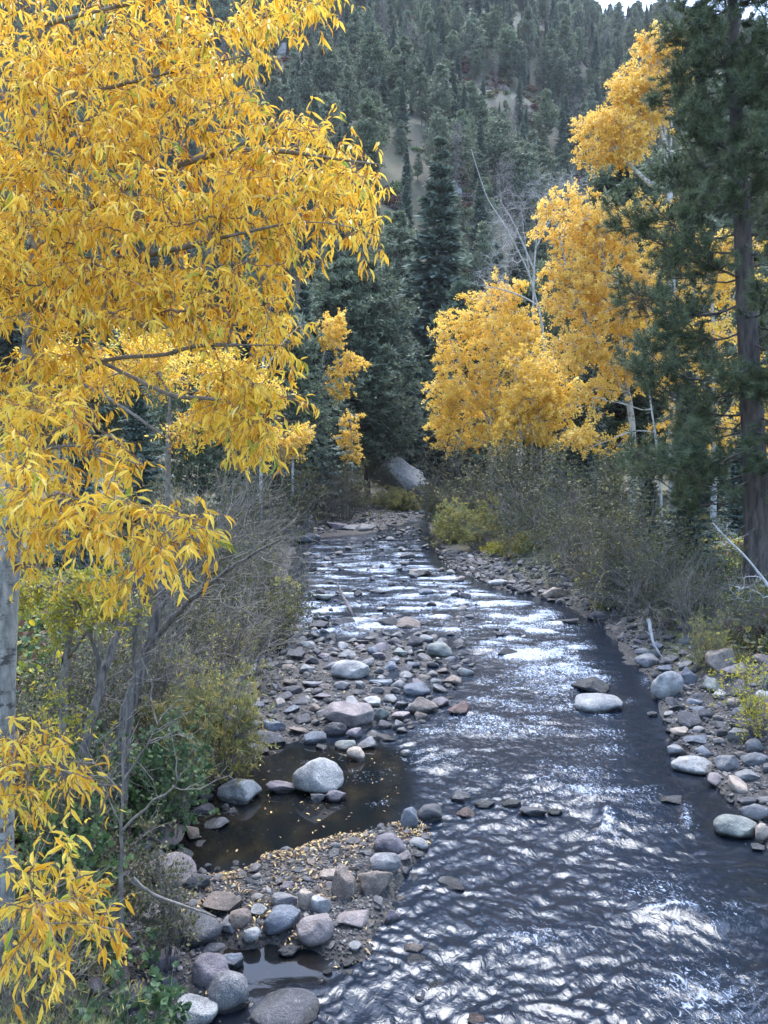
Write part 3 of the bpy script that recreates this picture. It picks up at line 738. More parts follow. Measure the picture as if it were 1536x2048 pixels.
 (1203,1232,44,20,'round','dark','dark boulder at the foot of the right thicket'),
 (1181,1230,16,16,'block','red','small reddish stone left of the dark boulder by the thicket'),
 (995,1166,40,16,'block','pale','whitish stone on the edge of the right gravel shore'),
 (1113,1191,68,12,'slab','tan','long flat slab at the waterline of the right gravel shore'),
 (1138,1246,52,10,'slab','black','dark rock awash below the right gravel shore'),
 (700,1056,46,14,'slab','grey','low grey rock between the two far left shore rocks'),
]
LM = [(634,1557,'pool boulder'),(335,1745,'pitted pinkish boulder'),(382,1862,'big dark speckled boulder'),(563,1847,'smooth bluish boulder'),(687,1773,'upright brown boulder'),
      (697,1433,'biggest pinkish boulder'),(702,1344,'large whitish boulder'),(847,1411,'brown wedge boulder'),(814,1250,'long brown flat boulder'),(647,1193,'greenish riffle boulder'),
      (1340,1370,'large pale block boulder'),(1448,1318,'egg shaped tan boulder'),(1393,1531,'elongated pale boulder'),(1484,1656,'round greenish boulder'),(878,1301,'rounded greenish boulder'),
      (478,1474,'stone under the willow bush'),(1200,1408,'broad flat pale boulder'),(995,1166,'whitish shore stone'),(775,1692,'big purplish rounded stone'),(593,1311,'dark block on the bar'),(611,1076,'far bluish boulder')]
for r_ in HR: put_rock(*r_)

# smaller stones scattered over the bars (dart throwing), largest as single things
def inside(pg, n, pad=0.0):
    lo, hi = pg.min(0), pg.max(0); out = []
    while len(out) < n:
        q = lo + (hi - lo) * rng.random((n * 4, 2)); q = q[sdpoly(q[:, 0], q[:, 1], pg) > pad]; out.extend(q.tolist())
    return np.array(out[:n])
SHORE_A = poly([(500, 1250), (620, 1255), (700, 1278), (820, 1262), (930, 1285), (945, 1330), (905, 1390), (860, 1440), (790, 1470), (745, 1500), (640, 1496), (540, 1500), (440, 1510), (440, 1450), (470, 1380)])
LEFTB = poly([(240, 1700), (350, 1640), (420, 1590), (470, 1620), (380, 1700), (330, 1820), (360, 1960), (300, 2048), (150, 2048), (200, 1850)])
GAPR = poly([(600, 1228), (760, 1235), (940, 1225), (950, 1262), (760, 1272), (600, 1262)])
RSH = poly([(1290, 1300), (1536, 1290), (1650, 1400), (1650, 1700), (1500, 1640), (1400, 1560), (1330, 1520), (1330, 1430), (1300, 1380)])
FARL = poly([(560, 1075), (640, 1070), (760, 1060), (850, 1030), (770, 1012), (650, 1020), (600, 1040)])
CONN = poly([(1150, 1200), (1215, 1262), (1290, 1325), (1345, 1320), (1300, 1240), (1220, 1190)])
RIFF = poly([(610, 1110), (840, 1045), (880, 1130), (980, 1200), (1090, 1260), (960, 1330), (920, 1280), (620, 1250)])
cand = []
for pg, n, lo, hi, zn in [(SHORE_A, 1500, .16, .52, 'upper cobble bar'), (BAR_B, 700, .06, .20, 'lower gravel bar'), (LEFTB, 300, .12, .45, 'left bank'), (GAPR, 110, .18, .5, 'head of the cobble bar'),
                          (RSH, 1100, .14, .55, 'right cobble shore'), (BAR_C, 900, .14, .48, 'right gravel shore'), (FARL, 300, .25, .8, 'far left shore'), (RIFF, 150, .16, .55, 'middle riffle'), (BAR_D, 500, .12, .42, 'right cobble shore'), (CONN, 500, .14, .5, 'thicket foot')]:
    q = inside(pg, n)
    s = lo + (hi - lo) * rng.random(n) ** 2.1
    for a, b in zip(q, s): cand.append((b, a[0], a[1], zn))
cand.sort(key=lambda c: -c[0])
pr = [list(p) for p in placed]
acc = []
parr = np.array(pr)
for s, x, y, zn in cand:
    r_ = s * .46
    if np.any(np.hypot(parr[:, 0] - x, parr[:, 1] - y) < (parr[:, 2] + r_) * .92): continue
    parr = np.vstack([parr, (x, y, r_)]); acc.append((s, x, y, zn))
def projsize(s, x, y): return s / math.hypot(y, x)
acc.sort(key=lambda c: -projsize(c[0], c[1], c[2]))
NSING = 300 - len(HR)
tones = ['grey', 'pale', 'dark', 'blue', 'pink', 'brown', 'tan', 'purple', 'green', 'grey', 'dark', 'blue']
labels_seen = {}
for k, (s, x, y, zn) in enumerate(acc[:NSING]):
    base = max(Hs(x, y), float(W(y)) + (.03 if zn == 'middle riffle' else -.03))
    tone = random.choice(['dark', 'dark', 'grey', 'brown', 'purple', 'blue', 'grey', 'pale'] if zn in ('left bank', 'upper cobble bar', 'head of the cobble bar') else tones)
    o = link('stone', random.choice(ROCKS['small']), None, (x, y, base + s * .08), (random.uniform(-.25, .25), random.uniform(-.25, .25), random.uniform(0, 6.28)),
             (s / 2, s / 2 * random.uniform(.5, .9), s / 2 * random.uniform(.28, .66)))
    c = TONE[tone]; o.color = (*c, 1)
    ppx, ppy = proj(np.array((x, y, base)))
    L = min(LM, key=lambda l: (l[0] - ppx) ** 2 + ((l[1] - ppy) * 1.6) ** 2)
    dx, dy = ppx - L[0], ppy - L[1]
    rel = ('right of' if dx > 0 else 'left of') if abs(dx) > abs(dy) * 1.3 else ('below' if dy > 0 else 'above')
    far = 'just' if math.hypot(dx, dy) < 60 else 'well'
    szw = 'small' if s / y * F < 24 else ('medium' if s / y * F < 32 else 'large')
    shp = 'flat' if o.scale[2] < .5 * o.scale[0] else 'rounded'
    tag(o, f'{szw} {TWORD[tone]} {shp} stone {far} {rel} the {L[2]}', 'stone', 'cobbles on the bars and shores')

# ------------------------------------------------------------------ scatter of countless bits: instances on points
HID = {}
def variants(key, meshes):
    c = bpy.data.collections.new('source_' + key)
    for i, me in enumerate(meshes):
        c.objects.link(bpy.data.objects.new(f'{key}_{i:02d}', me))
    HID[key] = c
def scatter(name, key, pts, rot, scl, label, cat, parent=None):
    n = len(pts); c = HID[key]; nv = len(c.objects)
    me = bpy.data.meshes.new(name); me.vertices.add(n); me.vertices.foreach_set('co', np.asarray(pts, np.float32).ravel())
    a = me.attributes.new('ro', 'FLOAT_VECTOR', 'POINT'); a.data.foreach_set('vector', np.asarray(rot, np.float32).ravel())
    a = me.attributes.new('sc', 'FLOAT_VECTOR', 'POINT'); a.data.foreach_set('vector', np.asarray(scl, np.float32).ravel())
    a = me.attributes.new('ix', 'INT', 'POINT'); a.data.foreach_set('value', rng.integers(0, nv, n).astype(np.int32))
    o = link(name, me, parent)
    t = bpy.data.node_groups.new('scatter_' + name, 'GeometryNodeTree')
    t.interface.new_socket('Geometry', in_out='INPUT', socket_type='NodeSocketGeometry'); t.interface.new_socket('Geometry', in_out='OUTPUT', socket_type='NodeSocketGeometry')
    gi = t.nodes.new('NodeGroupInput'); go = t.nodes.new('NodeGroupOutput')
    ci = t.nodes.new('GeometryNodeCollectionInfo'); ci.inputs['Collection'].default_value = c
    ci.inputs['Separate Children'].default_value = True; ci.inputs['Reset Children'].default_value = True
    ip = t.nodes.new('GeometryNodeInstanceOnPoints'); ip.inputs['Pick Instance'].default_value = True
    def na(nm, ty):
        q = t.nodes.new('GeometryNodeInputNamedAttribute'); q.data_type = ty; q.inputs[0].default_value = nm
        return [s for s in q.outputs if s.enabled][0]
    e2r = t.nodes.new('FunctionNodeEulerToRotation')
    L = t.links.new
    L(gi.outputs[0], ip.inputs['Points']); L(ci.outputs[0], ip.inputs['Instance'])
    L(na('ix', 'INT'), ip.inputs['Instance Index']); L(na('ro', 'FLOAT_VECTOR'), e2r.inputs[0]); L(e2r.outputs[0], ip.inputs['Rotation']); L(na('sc', 'FLOAT_VECTOR'), ip.inputs['Scale'])
    L(ip.outputs[0], go.inputs[0])
    md = o.modifiers.new('scatter', 'NODES'); md.node_group = t
    tag(o, label, cat, None, 'stuff')
    return o
peb = []
for i in range(8):
    v, f = rock_variant(900 + i, sub=2, cuts=5, rough=.08, cutd=(.65, .9)); peb.append(mk_mesh('pebble', v, f, [M_pebble], smooth=True))
variants('pebble', peb)
rest = acc[NSING:]
cob = []
for i in range(8):
    v, f = rock_variant(940 + i, sub=3, cuts=14, rough=.14, cutd=(.42, .82)); cob.append(mk_mesh('cobble', v, f, [M_pebble], smooth=True))
variants('cobble', cob)
pts = []; scl = []
for s, x, y, zn in rest:
    pts.append((x, y, max(Hs(x, y), float(W(y)) + (.03 if zn == 'middle riffle' else -.03)) + s * .06)); scl.append((s / 2, s / 2 * random.uniform(.6, .95), s / 2 * random.uniform(.4, .75)))
pts = np.array(pts); scl = np.array(scl)
scatter('cobbles', 'cobble', pts, np.c_[rng.normal(0, .2, (len(pts), 2)), rng.random(len(pts)) * 6.28], scl, 'lesser cobbles packed between the boulders on the bars and shores', 'cobbles')
pts = []; scl = []
for pg, n, lo, hi in [(BAR_B, 9000, .012, .05), (BAR_A, 4500, .02, .075), (BAR_C, 2600, .04, .13), (RSH, 3800, .02, .09), (LEFTB, 1400, .02, .08), (FARL, 2500, .05, .2), (BAR_D, 3000, .02, .09), (CONN, 1500, .03, .12)]:
    q = inside(pg, n, -.1); z = H(q[:, 0], q[:, 1]); ok = z > W(q[:, 1]) - .08
    s = lo + (hi - lo) * rng.random(n) ** 2
    for a, b, c in zip(q[ok], z[ok], s[ok]):
        pts.append((a[0], a[1], b + c * .1)); scl.append((c / 2, c / 2 * random.uniform(.6, 1), c / 2 * random.uniform(.4, .8)))
pts = np.array(pts); scl = np.array(scl)
scatter('gravel', 'pebble', pts, np.c_[rng.normal(0, .3, (len(pts), 2)), rng.random(len(pts)) * 6.28], scl, 'small stones and gravel covering the bars and both shores', 'gravel')

# fallen leaves
lf = []
for i in range(5):
    V, T, r_ = leaves(np.array([[-.5, 0, 0]]), np.array([[1., 0, 0]]), np.array([[0, 0, 1.]]), 1.0, .38, LEAF, rnd=np.array([i / 4.5]))
    lf.append(mk_mesh('leaf', V, T, [M_litter], r_))
variants('fallen', lf)
pts = []
for pg, n in [(BAR_B, 3200), (BAR_A, 500), (LEFTB, 900), (poly([(430, 1500), (500, 1490), (560, 1500), (470, 1600), (400, 1650), (340, 1640)]), 900), (RSH, 500), (poly([(420, 1735), (760, 1640), (860, 1620), (860, 1680), (700, 1700), (430, 1780)]), 1500)]:
    q = inside(pg, n); z = H(q[:, 0], q[:, 1]); k = (z > W(q[:, 1]) - .03) & (vn(q[:, 0] / .5, q[:, 1] / .5, 90) > -.25)
    k &= rng.random(len(k)) < .5; pts.append(np.c_[q, z + .035][k])
q = inside(POOL, 90); pts.append(np.c_[q, W(q[:, 1]) - .012])
pts = np.concatenate(pts); n = len(pts)
s = rng.uniform(.035, .085, n)
scatter('fallen_leaves', 'fallen', pts, np.c_[rng.normal(0, .35, (n, 2)), rng.random(n) * 6.28], np.c_[s, s, s], 'yellow and tan fallen leaves littering the gravel and pool edge', 'fallen leaves')

# ------------------------------------------------------------------ conifers
def spruce(seed, Ht=1.0, Rd=.17, nb=300, k=11, sz=.022, clump=False, mats=None, droop=.35, low=.06, top_pow=1.1):
    """whole tree about 1 unit tall -> crown arrays and trunk arrays"""
    r = np.random.default_rng(seed)
    nt_ = int(15 + nb / 40)
    t = low + (1 - low) * (np.floor(np.sort(r.random(nb)) ** .95 * nt_) + r.normal(.5, .13, nb)) / nt_
    t = np.clip(t, low, .995)
    az = r.random(nb) * 6.283
    side = 1 + .25 * np.sin(az + seed)
    Lb = Rd * (1 - t) ** top_pow * r.uniform(.55, 1.15, nb) * side + .006
    d = np.stack([np.cos(az), np.sin(az), .15 + .75 * t ** 2 - droop * (1 - t)], 1)
    z0 = np.stack([np.zeros(nb), np.zeros(nb), t * Ht], 1)
    s = np.linspace(.12, 1, k)[None, :] + r.normal(0, .03, (nb, k))
    Pn = z0[:, None] + d[:, None] * (Lb[:, None] * s)[:, :, None]
    Pn[:, :, 2] += .30 * Lb[:, None] * s ** 2 * .5
    Pn = Pn.reshape(-1, 3)
    dd = np.repeat(d, k, 0)
    sgn = np.tile(np.where(np.arange(k) % 2, 1, -1), nb)[:, None]
    sd = np.cross(dd, [0, 0, 1.0])
    out = []
    tk = np.repeat(np.clip(.3 + 2.2 * (1 - t), 0, 1), k)
    L = tk * sz * (.7 + .6 * r.random(len(Pn))) * (1.25 - .5 * np.tile(np.linspace(0, 1, k), nb))
    for q in range(3):
        dirv = norm(dd * .8 + sd * sgn * (.9 if q < 2 else .1) * (1 if q == 0 else -.8) + r.normal(0, .35, (len(Pn), 3)) + np.array((0, 0, -.25)))
        out.append(leaves(Pn, dirv, norm(np.array((0, 0, 1.)) + r.normal(0, .45, (len(Pn), 3))), L * 1.6, L * .62, DIAM))
    bi = r.random(nb); Pb = np.stack([z0, z0 + d * Lb[:, None] * .5, z0 + d * Lb[:, None] * .9], 1)
    return out, tubes(Pb[::2], np.array([.0035, .002, .0008]), 3)
def pine(seed, Rd=.19, nb=85, low=.22, per=10, needles=9, sz=.022):
    r = np.random.default_rng(seed)
    t = low + (1 - low) * np.sort(r.random(nb)); az = r.random(nb) * 6.283
    prof = np.sin(np.clip((t - low) / (1 - low), 0, 1) ** .62 * math.pi) ** .55 * (1 - .55 * t) * 1.3
    Lb = Rd * prof * r.uniform(.5, 1.15, nb) + .01
    d = np.stack([np.cos(az), np.sin(az), .1 + .7 * t ** 3 + r.normal(0, .12, nb)], 1)
    z0 = np.stack([np.zeros(nb), np.zeros(nb), t * .97], 1)
    Pb = z0[:, None] + d[:, None] * Lb[:, None, None] * np.linspace(0, 1, 4)[None, :, None]
    Pb[:, :, 2] += Lb[:, None] * np.linspace(0, 1, 4)[None] ** 2 * .25
    c = Pb[:, -1][:, None] + r.normal(0, 1, (nb, per, 3)) * np.array((.34, .34, .2)) * (Lb[:, None, None] * .55 + .012) - d[:, None] * Lb[:, None, None] * r.random((nb, per, 1)) * .35
    c = c.reshape(-1, 3)
    c = np.vstack([c, np.c_[r.normal(0, .012, (16, 2)), 1 - r.random(16) * .06]])
    cc = np.repeat(c, needles, 0)
    dirv = norm(r.normal(0, 1, (len(cc), 3)) + np.array((0, 0, .5)))
    lv = leaves(cc, dirv, r.normal(0, 1, (len(cc), 3)), sz * r.uniform(.7, 1.3, len(cc)), sz * .34, DIAM, rnd=np.repeat(r.random(len(c)), needles) * .75 + r.random(len(cc)) * .25)
    return [lv], tubes(Pb, np.array([.005, .0035, .002, .001]), 3)
def trunk_geo(r0=.011, bend=0.0, seed=0, k=6, n=10, top=1.0):
    r = np.random.default_rng(seed)
    z = np.linspace(-.02, top, n); x = np.cumsum(r.normal(0, .0025, n)) ; y = np.cumsum(r.normal(0, .0025, n)); x -= x[0]; y -= y[0]
    return tubes(np.stack([x, y, z], 1)[None], r0 * (1 - np.linspace(0, .97, n))[None] , k)
CON = {}
def conifer_variant(key, parts, bark, needle, r0):
    crown, br = parts
    g = Geo(); g.add(trunk_geo(r0, seed=len(CON))); g.add(br)
    c = Geo()
    for q in crown: c.add(q)
    if key.startswith('big'): CON.setdefault(key, []).append((g.mesh('trunk', [bark]), c.mesh('crown', [needle]), None)); return
    both = Geo()
    for q in crown: both.add(q, 0)
    both.add(trunk_geo(r0, seed=len(CON)), 1); both.add(br, 1)
    CON.setdefault(key, []).append((g.mesh('trunk', [bark]), c.mesh('crown', [needle]), both.mesh('conifer', [needle, bark])))
for i in range(4): conifer_variant('spruce', spruce(10 + i, Rd=[.15, .18, .13, .2][i], nb=190, k=8, sz=.026), M_barkpine, M_needle, .010)
for i in range(4): conifer_variant('pine', pine(30 + i, Rd=[.17, .21, .18, .24][i], nb=100, per=14, needles=7, sz=.03, low=[.12, .2, .08, .25][i]), M_barkpine, M_pneedle, .012)
for i in range(2): conifer_variant('big_spruce', spruce(50 + i, Rd=.19, nb=520, k=15, sz=.016, low=.02), M_barkpine, M_bigneedle, .012)
for i in range(2): conifer_variant('big_pine', pine(60 + i, Rd=.2, nb=190, per=15, needles=11, sz=.020, low=.15), M_barkpine, M_bigpine, .012)
# dead standing tree: trunk with bare drooping sprays
s_, b_ = spruce(80, Rd=.1, nb=120, k=5, sz=.012)
conifer_variant('snag', ([leaves(np.random.default_rng(3).normal(0, 1, (700, 3)) * np.array((.035, .035, .0)) + np.array((0, 0, 1)) * (.2 + .8 * np.random.default_rng(4).random((700, 1))), rnd3(700) + np.array((0, 0, -.3)), rnd3(700), .05, .006, DIAM)], b_), M_barkgrey, M_deadneedle, .007)
variants('conifer', [c[2] for k in ('spruce', 'pine', 'snag') for c in CON[k]] + [CON['pine'][0][2], CON['pine'][2][2], CON['spruce'][0][2]])

def put_conifer(key, i, x, y, ht, label, group, wid=1.0, parts=True, tilt=0.02, name=None):
    z = Hs(x, y) - .2
    tr, cr, both = CON[key][i % len(CON[key])]
    rz = random.uniform(0, 6.28); rt = (random.uniform(-tilt, tilt), random.uniform(-tilt, tilt), rz); sc = (ht * wid, ht * wid, ht)
    nm = name or {'spruce': 'spruce_tree', 'big_spruce': 'spruce_tree', 'pine': 'pine_tree', 'big_pine': 'pine_tree', 'snag': 'dead_tree'}[key]
    if parts:
        e = link(nm, None, None, (x, y, z), rt, sc); link('trunk', tr, e); link('crown', cr, e)
    else: e = link(nm, both, None, (x, y, z), rt, sc)
    tag(e, label, 'tree', group)
    return e
def from_px(pxx, ytop, Y, base_h=None):
    """tree at depth Y whose axis is at column pxx; returns x, y, height reaching row ytop"""
    p = P(pxx, ytop, Y); g = Hs(p[0], Y)
    return p[0], Y, p[2] - g
MIDC = [  # px, top row, depth, kind, width, label
 (872, 270, 108, 'spruce', 1.25, 'tall blue green spruce standing out above the dark wood, middle of the slope foot'),
 (735, 515, 84, 'big_pine', 1.3, 'tall dark pine with bare trunk foot above the grey rock slab'),
 (800, 600, 101, 'big_spruce', 1.0, 'dark spruce right behind the tall dark pine'),
 (838, 700, 103, 'big_spruce', 1.1, 'dark spruce at the gap left of the yellow grove'),
 (775, 700, 99, 'spruce', 1.1, 'short dark spruce above the grey rock slab'),
 (690, 520, 80, 'big_pine', 1.2, 'dark pine behind the slender yellow aspen'),
 (605, 545, 62, 'big_spruce', 1.1, 'dark spruce left of the slender yellow aspen'),
 (545, 560, 55, 'big_pine', 1.1, 'dark pine behind the white bare tree, left'),
 (480, 560, 50, 'big_spruce', 1.1, 'dark spruce behind the foreground cottonwood branches'),
 (400, 600, 46, 'big_pine', 1.2, 'dark pine seen through gaps in the foreground cottonwood'),
 (270, 700, 34, 'big_spruce', 1.1, 'dark green fir behind the gap under the curved branch'),
 (160, 760, 26, 'big_spruce', 1.2, 'small green fir behind the cottonwood trunk'),
 (655, 640, 70, 'big_spruce', 1.0, 'dark fir just behind the slender aspen trunk'),
 (930, 560, 100, 'big_pine', 1.1, 'pine behind the left part of the yellow grove'),
 (985, 480, 96, 'spruce', 1.1, 'spruce behind the grey bare tops'),
 (1050, 560, 70, 'big_pine', 1.1, 'pine in the shade inside the yellow grove'),
 (1180, 700, 52, 'big_spruce', 1.3, 'dark spruce in the opening under the golden cottonwood'),
 (1130, 760, 58, 'big_spruce', 1.2, 'dark spruce behind the white trunks of the grove'),
 (1240, 330, 62, 'big_pine', 1.3, 'pine below the tall upper yellow crown'),
 (1400, 430, 60, 'big_pine', 1.2, 'pine hidden behind the foreground pine, upper part'),
 (1385, 715, 27, 'big_spruce', 1.0, 'bushy dark fir at the left foot of the big foreground pine'),
 (1300, 880, 30, 'big_spruce', 1.15, 'low dark fir between the leaning aspen trunks and the big pine'),
 (1480, 860, 34, 'big_spruce', 1.3, 'dark fir behind the foreground pine trunk'),
 (1500, 120, 90, 'big_pine', 1.2, 'pine beyond the crown of the foreground pine'),
 (1440, 650, 44, 'big_spruce', 1.3, 'dark fir amid yellow leaves behind the foreground pine'),
]
for k, (a, b, c, d, w_, lab) in enumerate(MIDC):
    x, y, ht = from_px(a, b, c); put_conifer(d, k, x, y, ht, lab, 'conifers around the river bend', w_)

# hillside wood
hx, hy = np.meshgrid(np.arange(-200, 260, 5.4), np.arange(92, 440, 6.0))
fx1, fy1 = np.meshgrid(np.arange(-130, -14, 5.0), np.arange(24, 92, 5.4)); fx2, fy2 = np.meshgrid(np.arange(38, 110, 6.0), np.arange(30, 92, 6.0))
hx = np.concatenate([hx.ravel(), fx1.ravel(), fx2.ravel()]); hy = np.concatenate([hy.ravel(), fy1.ravel(), fy2.ravel()])
hx = hx.ravel() + rng.uniform(-3, 3, hx.size); hy = hy.ravel() + rng.uniform(-3, 3, hy.size)
hz = H(hx, hy)
ppx, ppy = proj(np.stack([hx, hy, hz], -1))
k = (ppx > -450) & (ppx < 1990) & (hill(hx, hy) > .8) & ((ppy > -60) | (hy < 92))
bare = fbm(hx / 22, hy / 30, 77, 2)
PATCH = [(1075, 225, 36, 30), (935, 175, 16, 60), (868, 215, 14, 50), (925, 425, 36, 45), (565, 115, 22, 40), (1000, 170, 14, 20), (790, 400, 16, 25), (700, 140, 12, 30)]
for a_, b_, c_, d_ in PATCH: bare = np.maximum(bare, np.where(((ppx - a_) / c_) ** 2 + ((ppy - b_ - 30) / d_ / 1.1) ** 2 < .5, 2, -2))
k &= bare < .95
hx, hy, hz, ppx, ppy = hx[k], hy[k], hz[k], ppx[k], ppy[k]
hh = rng.uniform(8.5, 18, len(hx)) * np.where(rng.random(len(hx)) < .2, .55, 1)
size = hh / hy * np.where((ppx > 480) & (ppx < 1560) & (hy > 90), 1, .15)
order = np.argsort(-size)
tint = ['deep green', 'grey green', 'dull green', 'blue green']
cnt_i = 0
for j in order[:275]:
    x, y = hx[j], hy[j]
    kd = 'spruce' if rng.random() < .42 else 'pine'
    if rng.random() < .05: kd = 'snag'
    row = ['at the foot', 'low', 'a third up', 'halfway up', 'two thirds up', 'high'][int(np.clip((860 - ppy[j]) / 125, 0, 5))]
    colm = ['left of the slender aspen', 'above the slender aspen', 'left of the tall spruce', 'at the tall spruce', 'left of the broken trunk', 'above the bare tops', 'left of the yellow crown', 'behind the yellow crown', 'beyond the big pine'][int(np.clip((ppx[j] - 600) / 92, 0, 8))]
    tall = 'tall' if hh[j] > 14 else ('small' if hh[j] < 9.5 else 'medium')
    nm = {'spruce': 'narrow spruce', 'pine': 'ragged pine', 'snag': 'grey dead conifer'}[kd]
    put_conifer(kd, int(rng.integers(0, 4)), x, y, hh[j], f'{tall} {nm} {row} on the far hillside, {colm}', 'conifers on the far hillside', rng.uniform(.8, 1.25) if kd != 'snag' else 1, parts=bool(size[j] > .115))
rj = order[275:]
n = len(rj); wv = rng.uniform(.8, 1.25, n)
scatter('hillside_forest', 'conifer', np.stack([hx[rj], hy[rj], hz[rj] - .3], 1), np.c_[rng.normal(0, .02, (n, 2)), rng.random(n) * 6.28], np.c_[hh[rj] * wv, hh[rj] * wv, hh[rj]], 'dense wood of pine and spruce covering the far hillside', 'forest')
# low scrub on the hillside (rust oak brush and green bushes)
def brush(seed, n=420, m=M_rust):
    r = np.random.default_rng(seed); p = norm(r.normal(size=(n, 3))) * r.random((n, 1)) ** .4 * np.array((1, 1, .7)); p[:, 2] = np.abs(p[:, 2])
    V = leaves(p, rnd3(n), rnd3(n), .22, .14, DIAM); g = Geo(); g.add(V); return g.mesh('brush', [m])
variants('scrub', [brush(1), brush(2), brush(6), brush(3, m=M_olive), brush(4, m=M_green), brush(5, m=M_deadneedle)])
n = 2600
sx = rng.uniform(-150, 230, n); sy = rng.uniform(88, 420, n); kk = (hill(sx, sy) > .8)
kk &= (np.abs(sx / sy) < .6); sx, sy = sx[kk], sy[kk]
for a_, b_, c_, d_ in PATCH:
    for _ in range(26):
        q = hit(a_ + random.uniform(-1, 1) * c_, b_ + random.uniform(-1, 1) * d_); sx = np.append(sx, q[0]); sy = np.append(sy, q[1])
n = len(sx); ss = rng.uniform(.8, 2.2, n)
scatter('hillside_scrub', 'scrub', np.stack([sx, sy, H(sx, sy) - .1], 1), np.c_[np.zeros((n, 2)), rng.random(n) * 6.28], np.c_[ss, ss, ss], 'rusty oak brush and low bushes between the hillside trees', 'scrub')

# outcrops and the grey slab above the bend
def outcrop(pxx, pyy, Y, w_, h_, tone, label, rot=(0, 0, 0), shape='slab', dep=None, fix=False):
    p = P(pxx, pyy, Y) if fix else hit(pxx, pyy, 80 if Y > 90 else Y - 10); Y = p[1]
    s = Y / F; p = p + np.array((0, .15 * w_ * s, 0))
    v, f = rock_variant(int(pxx + pyy), sub=5, cuts=16, rough=.16, cutd=(.45, .85))
    o = link('rock_outcrop', mk_mesh('outcrop', v, f, [M_cliff], smooth=True), None, p, rot, (w_ * s / 2, (dep or w_ * s * .4), h_ * s / 2))
    c = TONE[tone]; o.color = (*c, 1)
    return tag(o, label, 'rock outcrop', 'rock outcrops on the far slope')
outcrop(788, 952, 84, 220, 80, 'pale', 'bare grey rock slab sloping down to the river bend', (0, R(26), 0), dep=4, fix=True)
outcrop(745, 925, 88, 80, 60, 'grey', 'grey ledge above the sloping rock slab', (0, R(10), 0), fix=True)
outcrop(812, 610, 92, 26, 75, 'tan', 'narrow pale rock fin above the river bend', (0, R(-15), 0))
outcrop(905, 390, 140, 40, 70, 'pale', 'pale cliff knob among trees right of the blue green spruce')
outcrop(562, 108, 280, 32, 42, 'pale', 'white rock outcrop high on the slope at the edge of the cottonwood')
outcrop(640, 500, 120, 60, 70, 'grey', 'grey rock face showing below the cottonwood branch tips')
outcrop(860, 745, 110, 50, 90, 'brown', 'brown earthy slope in the gap left of the yellow grove')
outcrop(1075, 300, 170, 40, 60, 'grey', 'grey rocks under the rusty brush on the slope')
outcrop(600, 805, 75, 60, 40, 'grey', 'grey ledge behind the small yellow tree')

# ------------------------------------------------------------------ broadleaf trees of the grove
def leafy_tree(name, label, group, trunk_pts, limbs, blobs, n_t, n_leaf, leafL, leafmat_, bark, rtrunk, rtip=.008, tpl=DIAM, m=5, sides=5, lw=.8, tw=.5, crown_name='crown', twdens=3):
    """blobs: (centre, radii, weight)"""
    wt_ = np.array([b[2] * b[1][0] * b[1][1] * b[1][2] for b in blobs]) ** .75; wt_ /= wt_.sum()
    T = []
    for b, q in zip(blobs, wt_):
        nn = max(6, int(n_t * q)); u = norm(rng.normal(size=(nn, 3))) * (rng.random((nn, 1)) ** .42)
        T.append(np.array(b[0]) + u * np.array(b[1]))
    T = np.concatenate(T)
    arr, cnt, lidx, st = grow([trunk_pts] + limbs, T, m=m, step=.5)
    rad = radii(cnt, rtip, rtrunk)
    base = np.array(trunk_pts[0])
    e = link(name, None, None, base)
    g = Geo()
    for q in lidx: g.add(tubes(arr[q][None] - base, rad[q][None], 7))
    link('trunk', g.mesh('trunk', [bark], True), e)
    S = arr[np.array(st)] - base; Rs = rad[np.array(st)].copy(); Rs[:, 0] = Rs[:, 1]
    g = Geo(); g.add(tubes(S, Rs, 4))
    tws, _, _ = sprout(S, int(len(S) * twdens), .4, 1, tw, .9, (0, 0, -.1), 4)
    g.add(tubes(tws, np.array([rtip, rtip * .7, rtip * .5, rtip * .3]), 3))
    br = link('branches', g.mesh('branches', [bark]), e); br['kind'] = 'stuff'
    i = rng.integers(0, len(tws), n_leaf); t = rng.random(n_leaf)[:, None]
    a = tws[i, 1] * (1 - t) + tws[i, 3] * t + rng.normal(0, .09, (n_leaf, 3)) * (tw * .9)
    cr_ = Geo(); ll = leafL * rng.uniform(.7, 1.3, n_leaf)
    # leaves of one twig share a tone
    tone = np.clip(rng.random(len(tws))[i] * .6 + rng.random(n_leaf) * .4, 0, 1)
    cr_.add(leaves(a, rnd3(n_leaf) + np.array((0, 0, -.35)), rnd3(n_leaf), ll, ll * lw, tpl, rnd=tone))
    link(crown_name, cr_.mesh(crown_name, [leafmat_]), e)
    return tag(e, label, 'tree', group)
def blob(pxx, pyy, Y, rx, ry, w_=1.0, rd=None, dy=0):
    s = Y / F; return (P(pxx, pyy, Y + dy), (rx * s, (rd if rd else rx * s), ry * s), w_)
def gnd(pxx, Y):
    x = P(pxx, 900, Y)[0]; return np.array((x, Y, Hs(x, Y) - .2))
GR = 'yellow trees of the grove on the right bank'
